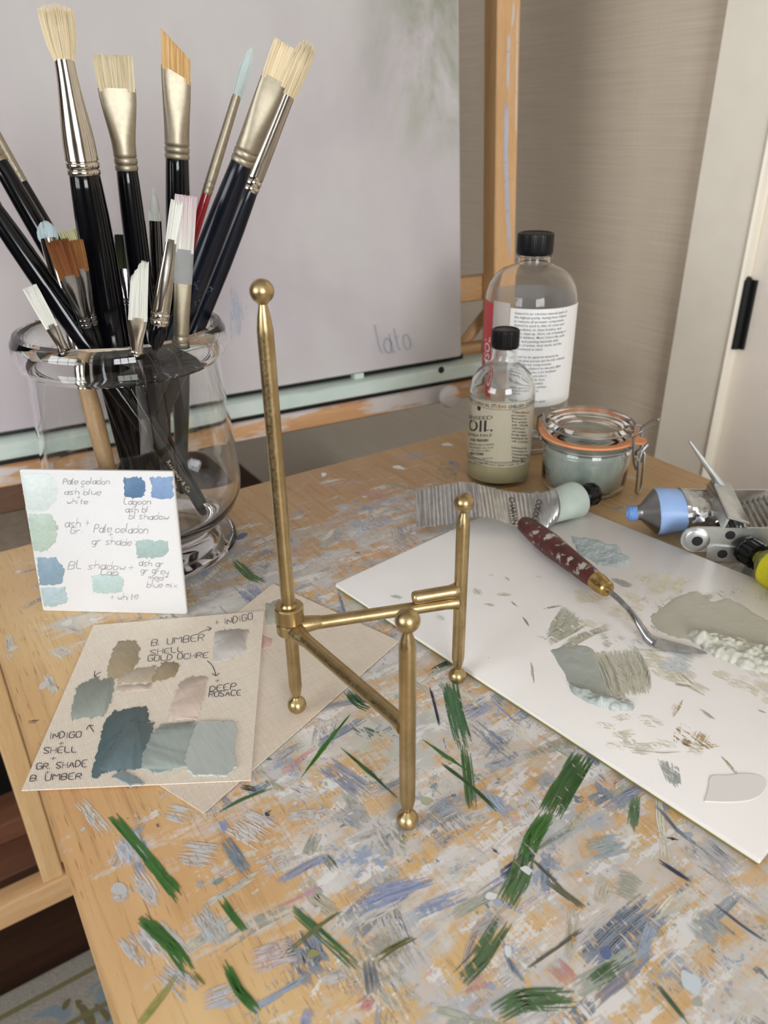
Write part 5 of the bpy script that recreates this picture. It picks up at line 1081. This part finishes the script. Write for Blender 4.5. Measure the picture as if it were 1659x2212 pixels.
for pts, w_, c in [([(340, 350), (370, 390)], 36, (190, 190, 172)), ([(380, 425), (440, 432)], 22, (192, 192, 172)), ([(640, 450), (740, 430)], 16, (196, 196, 176)), ([(555, 475), (590, 530)], 9, (150, 156, 150)), ([(595, 680), (612, 790)], 14, (196, 196, 176)), ([(395, 300), (440, 290)], 12, (206, 204, 184)), ([(480, 300), (500, 325)], 16, (196, 196, 176)),
                    ([(610, 300), (650, 305)], 12, (200, 200, 180)), ([(430, 380), (520, 385)], 24, (204, 202, 182)), ([(500, 410), (540, 440)], 10, (164, 156, 120)), ([(-40, 385), (30, 400)], 26, (186, 194, 184)), ([(170, 470), (210, 500)], 30, (206, 216, 212)), ([(620, 570), (690, 585)], 12, (160, 170, 172)), ([(400, 665), (412, 668)], 8, (170, 176, 172)),
                    ([(1210, 780), (1330, 800)], 16, (178, 178, 160)), ([(1270, 740), (1340, 800)], 10, (186, 182, 160)), ([(1330, 880), (1450, 970)], 16, (186, 184, 166)), ([(1340, 360), (1400, 395)], 8, (190, 190, 176)), ([(1610, 900), (1659, 915)], 10, (180, 180, 170)), ([(1440, 1100), (1500, 1170), (1545, 1210)], 20, (170, 160, 116)), ([(1030, 1080), (1180, 1095), (1300, 1090)], 6, (206, 202, 186))]:
    pstroke(pts, w_, c, .4, .85, .05, .5)
# broad, thinly scraped patches
for poly, c, n, ang in [(((950, 305), (1060, 340)), (172, 176, 168), 5, .2)]:
    for k in range(n): pstroke([(955 + k * 10, 312 + k * 6), (1020 + k * 8, 330 + k * 4)], 26, c, .5, .8)
for k in range(9): pstroke([(680 - k * 3 + 10, 540 + k * 8), (760 + k * 10, 440 + k * 9)], 36, (190, 190, 172), .5, .75)
for k in range(8): pstroke([(720 + k * 8, 640 - k * 8), (860 + k * 12, 560 - k * 4)], 30, (196, 196, 178), .5, .7)
for k in range(8): pstroke([(880 + k * 26, 640 - k * 2), (930 + k * 26, 740), (960 + k * 22, 850 - k * 3)], 30, (204, 202, 184), .25, .9, .08)
for k in range(26):
    x = rs.uniform(1130, 1640); y = 430 - (x - 1130) * .05 + rs.uniform(-60, 60); pstroke([(x, y), (x + rs.uniform(-60, 60), y + rs.uniform(20, 70))], 34, rs.choice([(192, 190, 174), (204, 202, 186), (214, 210, 194)]), .5, .55)
for k in range(14):
    x = rs.uniform(700, 1080); y = rs.uniform(560, 700); pstroke([(x, y), (x + 50, y - rs.uniform(10, 50))], 30, rs.choice([(198, 200, 188), (208, 208, 194)]), .5, .5)
PSk.mb.build('thin_paint', M_paint, pad, False, kind='stuff', label='thin scraped streaks of paint')
def impasto(poly8, base, hmax, c, rough_amp, name, seed, fs=260, edge=.004, ridge=None, label=None):
    q = jagged(chaikin([o8(p) for p in poly8] + [o8(poly8[0])], 2)[:-1], 6, 1.4, rj); uv = [PPl.pix(*p) for p in q]
    xs = [p[0] for p in uv]; ys = [p[1] for p in uv]; st_ = 0.0007; x0, y0 = min(xs) - st_, min(ys) - st_; nx, ny = int((max(xs) - x0) / st_) + 2, int((max(ys) - y0) / st_) + 2
    P_ = np.array(uv); Q_ = np.roll(P_, -1, 0); d = Q_ - P_; dl = (d ** 2).sum(1) + 1e-12
    gx, gy = np.meshgrid(x0 + np.arange(nx) * st_, y0 + np.arange(ny) * st_, indexing='ij'); G = np.stack([gx.ravel(), gy.ravel()], 1)
    dist = np.full(len(G), 1e9); ins = np.zeros(len(G), bool)
    for a, b, dd, l in zip(P_, Q_, d, dl):
        t = np.clip(((G - a) @ dd) / l, 0, 1); dist = np.minimum(dist, np.linalg.norm(G - a - t[:, None] * dd, axis=1))
        cr_ = ((a[1] > G[:, 1]) != (b[1] > G[:, 1])); xi = a[0] + (G[:, 1] - a[1]) / (b[1] - a[1] + 1e-15) * (b[0] - a[0]); ins ^= cr_ & (G[:, 0] < xi)
    m = MB(); m.c = []; idx = -np.ones(len(G), int); c4 = lin(*c); lim = max(P_[:, 0].max() - P_[:, 0].min(), 1e-3)
    for i in range(len(G)):
        x, y = G[i]
        if not ins[i] and dist[i] > st_ * 1.2: continue
        e = min(1, dist[i] / edge) if ins[i] else 0; e = math.sqrt(e)
        v = Vector((x * fs, y * fs, seed)); nz = noise.noise(v) * .6 + abs(noise.noise(v * 2.1)) * .6 + noise.noise(v * 4.3) * .15
        h = base * e + max(0, hmax * e * (.45 + rough_amp * nz)) * (ridge(x, y) if ridge else 1)
        if not ins[i]: h = -.0002
        idx[i] = len(m.v); m.v.append(PPl.P(x, y, h)); k = 1 + .06 * noise.noise(v * .5); m.c.append(tuple(min(1, q_ * k) for q_ in c4[:3]) + (1,))
    I = idx.reshape(nx, ny)
    for i in range(nx - 1):
        for j in range(ny - 1):
            f = (I[i, j], I[i + 1, j], I[i + 1, j + 1], I[i, j + 1])
            if min(f) >= 0: m.f.append(tuple(int(q_) for q_ in f))
    return m.build(name, M_wetpaint, pad, ang=80, label=label)
M_wetpaint = vcol('wet_oil_paint', .38, .15, 700)
impasto([(775, 125), (850, 125), (930, 150), (990, 160), (1000, 200), (1050, 225), (1000, 265), (930, 262), (850, 225), (800, 190)], .0002, .0016, (176, 189, 191), .9, 'paint_dab', 1.3, 150, label='pale blue-grey paint dab')
impasto([(1130, 480), (1200, 430), (1280, 370), (1350, 365), (1400, 420), (1480, 390), (1560, 440), (1659, 500), (1800, 560), (1800, 700), (1659, 680), (1560, 700), (1450, 650), (1350, 590), (1250, 580), (1150, 540)], .0002, .0004, (186, 184, 168), .8, 'paint_smear', 4.1, 90, label='broad sage grey smear')
impasto([(1290, 560), (1340, 540), (1420, 570), (1500, 580), (1600, 610), (1720, 640), (1800, 700), (1720, 740), (1600, 735), (1520, 700), (1420, 660), (1340, 610)], .0012, .0058, (200, 200, 186), 1.0, 'paint_pile', 8.8, 105, .005, label='thick ridged pile of grey-green paint')
impasto([(680, 630), (860, 600), (900, 680), (930, 800), (960, 890), (900, 880), (840, 860), (770, 800), (730, 710)], .0002, .0006, (172, 178, 172), .8, 'paint_smear', 5.5, 90, label='grey smear on the left of the scraped patch')
impasto([(770, 780), (830, 810), (900, 830), (980, 850), (1040, 860), (1062, 880), (1040, 912), (940, 896), (840, 866), (776, 815)], .0006, .0042, (178, 186, 182), 1.0, 'paint_ridge', 2.7, 130, .003, label='lumpy ridge of scraped-up paint')
# torn curl of palette paper in the near right corner
tw = MB(); tp_ = chaikin([PPl.pix(*o8(p)) for p in ((1372, 1312), (1500, 1318), (1606, 1304), (1655, 1255), (1648, 1200), (1560, 1182), (1470, 1196), (1395, 1190), (1392, 1250), (1372, 1312))], 2)[:-1]
tw.prism(tp_, PPl.P, .00002, .00035, .0004); tw.build('torn_paper', M_paper, pad, False, label='torn flap of palette paper')

# ------------------------------------------------------------------ palette knife
def knifemat():
    n = NT('paint_flecked_red_wood'); f = n.noise(n.coord(), 95, 5, .65, .3); g = n.noise(n.coord((60, 60, 60)), 1.0, 3); b_ = n.ramp(g, [(.3, lin(66, 28, 24)), (.7, lin(98, 44, 36))])
    n.set(n.mix(n.ramp(f, [(.54, G0), (.60, (.85, .85, .85, 1))]), b_, lin(184, 182, 174)), .4); n.bump(f, .4, .0008); return n.m
KZ = PZ + PTH
k0, k1 = T(1128, 1128, KZ + .0095), T(1290, 1256, KZ + .0105); kd = norm(k1 - k0); kL = np.linalg.norm(k1 - k0)
kx_ = norm(np.cross(kd, UP)); kyy = np.cross(kd, kx_); KMx = frame_matrix(k0, kx_, kyy, kd)
kn_ = thing('palette_knife', k0, 'palette knife with paint-flecked dark red handle and cranked steel blade', 'palette knife')
MB().lathe([(0, -.001), (.003, -.0004), (.0058, .002), (.0070, .006), (.0078, .016), (.0086, .030), (.0088, .042), (.0080, .056), (.0068, kL - .008), (.0062, kL), (0, kL)], 14, KMx).build('handle', knifemat(), kn_, ang=25)
MB().lathe([(0, kL - .002), (.0064, kL - .002), (.0066, kL + .002), (.0062, kL + .006), (.0055, kL + .0095), (.0058, kL + .0105), (.0048, kL + .012), (.0025, kL + .0125), (0, kL + .0125)], 24, KMx).build('ferrule', plain('brass_ferrule', lin(196, 164, 104), .25, 1.0, var=.1, vs=200), kn_)
M_steel = plain('paint_smeared_steel', lin(170, 172, 174), .22, 1.0, var=.12, vs=120)
sp_ = [tuple(k0 + kd * (kL + .012))] + [tuple(T(x, y, KZ + z)) for x, y, z in ((1338, 1296, .0130), (1358, 1316, .0140), (1374, 1338, .0125), (1386, 1358, .0080), (1398, 1376, .0042), (1412, 1388, .0026))]
MB().tube(sp_, [.0020, .0019, .0019, .0021, .0024, .0030, .0032], 10).build('shank', M_steel, kn_)
bl_ = MB(); pl_ = [(1390, 1366), (1412, 1374), (1450, 1385), (1500, 1398), (1524, 1407), (1528, 1412), (1500, 1412), (1450, 1405), (1412, 1396), (1396, 1384)]
hz_ = [.0060, .0036, .0030, .0028, .0028, .0026, .0022, .0020, .0022, .0035]
tv = [tuple(T(x, y, KZ + h)) for (x, y), h in zip(pl_, hz_)]; bv = [(a, b, c - .0007) for a, b, c in tv]; N_ = len(tv)
bl_.add(tv + bv, [tuple(range(N_)), tuple(range(2 * N_ - 1, N_ - 1, -1))] + [(i, N_ + i, N_ + (i + 1) % N_, (i + 1) % N_) for i in range(N_)]); bl_.build('blade', M_steel, kn_, ang=30)

# ------------------------------------------------------------------ paint tubes
M_tube = plain('crumpled_aluminium', lin(196, 196, 194), .3, 1.0, var=.06, vs=150, bump=.25)
def tubering(c, lat, nrm, w_, t_, n=28, sq=2.0, nz=0.0, rnd=None):
    out = []
    for k in range(n):
        a = 2 * PI * k / n; x = w_ * math.copysign(abs(math.cos(a)) ** (2 / sq), math.cos(a)); y = t_ * math.copysign(abs(math.sin(a)) ** (2 / sq), math.sin(a))
        out.append(tuple(c + lat * (x + (rnd.uniform(-nz, nz) if rnd else 0)) + nrm * (y + (rnd.uniform(-nz, nz) if rnd else 0))))
    return out
# squeezed silver tube with grey-green band
rt = random.Random(9)
st_t = thing('paint_tube', T(1180, 1095, Z0), 'squeezed-flat silver paint tube with grey-green band and black cap by the oil bottle', 'paint tube')
path = [(898, 1099, .016), (915, 1096, .016), (960, 1090, .019), (1000, 1080, .024), (1030, 1079, .026), (1065, 1086, .023), (1095, 1096, .019), (1125, 1105, .016), (1150, 1107, .015), (1178, 1102, .016), (1200, 1090, .018)]
P3 = [T(x, y, Z0 + z) for x, y, z in path]; ax0 = norm(P3[-1] - P3[0]); away = norm(np.cross(UP, ax0)); 
if away @ FWD < 0: away = -away
cum = [0]
for a, b in zip(P3[:-1], P3[1:]): cum.append(cum[-1] + np.linalg.norm(b - a))
def pat(s):
    for i in range(len(P3) - 1):
        if s <= cum[i + 1] or i == len(P3) - 2:
            t = (s - cum[i]) / (cum[i + 1] - cum[i]); return P3[i] * (1 - t) + P3[i + 1] * t
rings = []; SL = cum[-1]; nst = 170
for i in range(nst + 1):
    s = SL * i / nst; f = s / SL; tl = math.radians(24 + 8 * math.sin(f * 9)); lat = away * math.cos(tl) + UP * math.sin(tl); nm = np.cross(lat, ax0); nm = nm if nm[2] > 0 else -nm
    flat_ = max(0, (f - .78) / .22); th = .0009 + .010 * flat_ ** 1.5; wd = .0192 - .0035 * flat_
    rip = .00055 * math.sin(s * 2 * PI / .0034) * (1 if f < .45 else .45) * (1 - flat_); p = pat(s) + nm * rip
    nx_ = 24; rg = []
    for k in range(nx_):
        a = 2 * PI * k / nx_; sc_ = 1 + (.012 * math.sin(s * 2 * PI / .0034 + 1) if abs(math.cos(a)) > .8 else 0); rg.append(tuple(p + lat * wd * math.cos(a) * sc_ + nm * (th * math.sin(a) + .0006 * noise.noise(Vector((s * 300, k * .9, 1))) * (.3 + f))))
    rings.append(rg)
tm = MB(); tm.loft(rings); tm.build('tube_body', M_tube, st_t, ang=35)
sh0 = pat(SL); capd = norm(T(1284, 1060, Z0 + .0125) - T(1215, 1083, Z0 + .0155)); c0 = T(1240, 1080, Z0 + .0165)
lat_e = norm(away * math.cos(math.radians(30)) + UP * math.sin(math.radians(30))); nme = norm(np.cross(lat_e, ax0)); nme = nme if nme[2] > 0 else -nme
lat_c = norm(np.cross(capd, UP)); up_c = np.cross(lat_c, capd)
M_band = plain('grey_green_label', lin(176, 188, 178), .4, var=.03)
rg = []
for t in np.linspace(0, 1, 7):
    c = (T(1196, 1092, Z0 + .0175)) * (1 - t) + c0 * t; e = t * t * (3 - 2 * t); la_ = norm(lat_e * (1 - e) + (-lat_c if (-lat_c) @ lat_e > 0 else lat_c) * e); nn_ = norm(np.cross(la_, capd)); nn_ = nn_ if nn_[2] > 0 else -nn_
    rg.append(tubering(c, la_, nn_, .0162, .0085 + .0068 * e, 28))
bm_ = MB(); bm_.loft(rg); bm_.build('colour_band', M_band, st_t, ang=35)
rg = []
for s, r in ((0, .0157), (.0015, .0150), (.007, .0070), (.0085, .0058), (.014, .0055), (.0145, .0050)): rg.append(tubering(c0 + capd * s, lat_c, up_c, r, r, 28))
sm_ = MB(); sm_.loft(rg); sm_.build('shoulder', M_tube, st_t)
def axcap(parent, c, d, r, L, ribs=10, mat=M_capblack):
    la_ = norm(np.cross(d, UP)); u_ = np.cross(la_, d); rings = []
    for s, rr, amp in ((0, .94, .0), (.0006, 1.0, 1), (L * .75, .98, 1), (L * .78, 1.06, .3), (L * .97, 1.04, .3), (L, .96, 0), (L, .01, 0)):
        rings.append([tuple(c + d * s + (la_ * math.cos(2 * PI * k / (ribs * 4)) + u_ * math.sin(2 * PI * k / (ribs * 4))) * r * rr * (1 + (.05 if (k // 2) % 2 else -.05) * amp)) for k in range(ribs * 4)])
    m = MB(); m.loft(rings); return m.build('cap', mat, parent, ang=35)
axcap(st_t, c0 + capd * .0125, capd, .0093, .0125)
ts = MB()
def flat_text(mb, s, o, ex, ey, h, k, bold=0.0):
    vs, fs, wd = textmesh(s, bold); n_ = norm(np.cross(ex, ey)); mb.add([tuple(o + ex * x * k + ey * y * k + n_ * h) for x, y in vs], fs); return wd * k
tpn = norm(np.cross(ax0, away * math.cos(.5) + UP * math.sin(.5))); tlat = norm(away * math.cos(.5) + UP * math.sin(.5))
o_ = T(1099, 1074, Z0 + .0265); flat_text(ts, 'CHARVIN', o_, -tlat, ax0, .0, .0062, .02)
o_ = T(1160, 1078, Z0 + .0245); flat_text(ts, 'COLOUR', o_, norm(-tlat * .9 - ax0 * .3), norm(ax0 * .9 - tlat * .3), .0, .0060, .02)
ts.build('printed_text', M_print, st_t, False)

# tube wringer, its own frame: X along, Y away, Z up
w0 = T(1495, 1210, Z0); wX = norm(T(1640, 1222, Z0) - w0); wY = np.cross(UP, wX); WM = frame_matrix(w0, wX, wY, UP)
wringer = thing('tube_wringer', w0, 'steel tube wringer clamped around the light blue paint tube', 'tube wringer')
M_zinc = plain('dull_zinc_steel', lin(206, 208, 206), .38, 1.0, var=.05, vs=90); M_hole = plain('dark_hole', lin(14, 16, 16), .7)
def wp(x, y, z): return tuple(WM @ Vector((x, y, z)))
def plate(poly, y0, y1, name, bev=.0006):
    m = MB(); m.prism(poly, lambda a, b, h: wp(a, h, b), y0, y1); return m.build(name, M_zinc, wringer, ang=30)
def stadium(x0, z0, r0, x1, z1, r1):
    out = []
    for k in range(9): a = PI / 2 + PI * k / 8; out.append((x0 + r0 * math.cos(a), z0 + r0 * math.sin(a)))
    return out + [(x1, z1 - r1), (x1, z1 + r1)]
WY = 0.066
for y in (0.0, WY):
    plate(stadium(0, .0165, .0105, .112, .0265, .0085), y + .0022, y + .0040, 'side_plate')
    low_ = [(.010, .0005), (.112, .0005), (.112, .0125), (.014, .0135), (.009, .011)]
    plate(low_, y + .0006, y + .0024, 'side_plate')
    m = MB()
    for r, q in ((.0090, 0),): m.lathe([(0, 0), (r, 0), (r, .0014), (r * .92, .0020), (r * .45, .0022), (0, .0022)], 32, WM @ Matrix.Translation((.001, y + .0022, .0165)) @ Matrix.Rotation(PI / 2, 4, 'X'))
    m.build('pivot_washer', M_zinc, wringer)
    m = MB(); m.lathe([(0, 0), (.0040, 0), (.0036, .0008), (0, .0012)], 18, WM @ Matrix.Translation((.001, y + .0, .0165)) @ Matrix.Rotation(PI / 2, 4, 'X')); m.build('rivet', M_hole, wringer)
    for hx, hzz, yy in ((.0235, .0225, y + .0022), (.0205, .0070, y + .0006)):
        m = MB(); m.lathe([(0, 0), (.0036, 0), (.0036, .0001), (0, .0002)], 20, WM @ Matrix.Translation((hx, yy, hzz)) @ Matrix.Rotation(PI / 2, 4, 'X')); m.build('rivet_hole', M_hole, wringer)
for zc, xx in ((.012, .028), (.024, .030)):
    m = MB(); rr = []
    for yy in (.0045, WY - .0005):
        rr.append([wp(xx + (.0062 if k % 2 else .0050) * math.cos(2 * PI * k / 28), yy, zc + (.0062 if k % 2 else .0050) * math.sin(2 * PI * k / 28)) for k in range(28)])
    m.loft(rr); m.build('roller', M_zinc, wringer, ang=20)
print('wr', [proj(wp(.03, y, .036))[:2] for y in (0, .05, .06, .07, .08)], [proj(wp(x, 0, .036))[:2] for x in (0, .03, .06)])
jm = WM @ Matrix.Translation((.0185, 0, .0365)) @ Matrix.Rotation(math.radians(14), 4, 'Y')
MB().box((0, .001, 0), (.0165, WY + .003, .0022), jm, bev=.0006).build('jaw_plate', M_zinc, wringer)
MB().box((0, .001, -.009), (.0018, WY + .003, 0), jm).build('jaw_lip', M_zinc, wringer, False)
h0 = np.array(wp(.022, WY - .004, .040)); h1 = D(1489, 953, h0 @ FWD - CAM @ FWD + .004)
m = MB(); m.tube([tuple(h0 + (h1 - h0) * t) for t in (-.25, 0, .35, .7, 1)], [.0030, .0030, .0024, .0016, .0008], 8); m.build('lever', M_zinc, wringer)
# blue tube
bt = thing('paint_tube', T(1440, 1105, Z0), 'light blue paint tube without cap, its crinkled tail wound through the wringer', 'paint tube')
bc = T(1415, 1105, Z0 + .0185); bd_ = norm(T(1500, 1100, Z0 + .022) - T(1400, 1107, Z0 + .0185)); bl_lat = norm(np.cross(UP, bd_)); bup = np.cross(bd_, bl_lat)
rg = []
for s, w_, t_ in ((0, .0185, .0185), (.001, .0188, .0188), (.008, .0190, .0183), (.015, .0193, .0172), (.0205, .0196, .0160)): rg.append(tubering(bc + bd_ * s, bl_lat, bup, w_, t_, 36, 2.0, .0002, rt))
M_blue = plain('light_blue_label', lin(148, 178, 224), .42, var=.02)
m = MB(); m.loft(rg); m.build('colour_band', M_blue, bt, ang=35)
rg = []
for i, s in enumerate(np.linspace(.0200, .058, 14)): e = i / 13; rg.append(tubering(bc + bd_ * s, bl_lat, bup, .0195 + .002 * e, .0160 * (1 - e) ** .8 + .0012, 36, 2.0, .0013 * (1 if 0 < i else 0), rt))
m = MB(); m.loft(rg); m.build('tube_body', M_tube, bt, ang=25)
rg = [tubering(bc - bd_ * s, bl_lat, bup, r, r, 32) for s, r in ((0, .0183), (.0006, .0178), (.0105, .0072), (.0120, .0060), (.0150, .0058))]
m = MB(); m.loft(rg); m.build('shoulder', plain('darker_tin', lin(150, 150, 148), .35, 1.0, bump=.2), bt)  # shoulder in a darker grey metal than the tube body
rg = []
for i in range(22):
    s = .0145 + i * .0004; r = (.0058 + (.0005 if i % 4 < 2 else -.0002)) * (1 if i < 17 else (1 - (i - 16) * .13)); rg.append(tubering(bc - bd_ * s, bl_lat, bup, r, r, 20, 2.0, .0003, rt))
m = MB(); m.loft(rg); m.build('paint_plug', plain('blue_oil_paint', lin(126, 164, 220), .4, bump=.3), bt)
# crinkled tail leaving the wringer: zigzag ribbon
def ribbonsheet(pts, half, th=.0006):
    """pts: list of points along the fold profile; ribbon extends along wY"""
    rg = []
    for (x, z), y in pts: rg.append(((x, z), y))
    m = MB(); vs = []; nyy = 12
    for (x, z), yc in pts:
        for j in range(nyy + 1):
            t = j / nyy * 2 - 1; vs.append(wp(x + .0006 * noise.noise(Vector((x * 400, t * 6, z * 400))), yc + half * t * (1 + .02 * math.sin(x * 4000)), z + .0006 * noise.noise(Vector((x * 300, t * 5, 3)))))
    k = len(pts); m.add(vs, [(i * (nyy + 1) + j, (i + 1) * (nyy + 1) + j, (i + 1) * (nyy + 1) + j + 1, i * (nyy + 1) + j + 1) for i in range(k - 1) for j in range(nyy)]); return m
zz = [((.040 + i * .0009, .022 + i * .0004 + (.0011 if i % 4 < 2 else -.0011)), WY / 2 + .002) for i in range(26)]
o = ribbonsheet(zz, .024).build('crimped_tail', M_tube, bt, ang=20); o.modifiers.new('thickness', 'SOLIDIFY').thickness = .0006
zz = [((.064 + .002 * t - .006 * math.sin(t * 2.6), .032 + .026 * t + (.0005 if i % 2 else -.0005)), WY / 2 + .002) for i, t in enumerate(np.linspace(0, 1, 24))]
o = ribbonsheet(zz, .026).build('crimped_tail', M_tube, bt, ang=20); o.modifiers.new('thickness', 'SOLIDIFY').thickness = .0006
tt = MB(); flat_text(tt, 'EXTRA-FINE', bc + bd_ * .044 + bup * .0135 + bl_lat * .015, -bl_lat, norm(bd_ * .75 - bup * .5) * -1, .0, .0046, .02); tt.build('printed_text', M_print, bt, False)

# yellow-green tube at the right edge
yt = thing('paint_tube', T(1690, 1270, Z0), 'yellow-green paint tube with black cap, cut off by the right edge', 'paint tube')
y0_, y1_ = T(1627, 1196, Z0 + .0135), T(1750, 1275, Z0 + .0160); yd = norm(y1_ - y0_); yl = norm(np.cross(UP, yd)); yu = np.cross(yd, yl)
axcap(yt, y0_ + yd * .006, -yd, .0098, .0145, 12)
rg = [tubering(y0_ + yd * s, yl, yu, r, r, 28) for s, r in ((.004, .0052), (.0085, .0055), (.0100, .0075), (.0200, .0150), (.0225, .0160))]
m = MB(); m.loft(rg); m.build('shoulder', plain('paint_stained_tin', lin(150, 148, 70), .4, .4, var=.35, vs=160), yt)
rg = [tubering(y0_ + yd * s, yl, yu, w_, t_, 28) for s, w_, t_ in ((.0225, .0160, .0155), (.032, .0162, .0150), (.055, .0175, .0120), (.085, .0195, .0060), (.105, .0205, .0012))]
m = MB(); m.loft(rg); m.build('tube_body', plain('yellow_green_label', lin(196, 188, 24), .4, var=.08), yt)
# lettering on the brush handle seen low in the jar is left to the handle print
print('objects', len(bpy.data.objects))
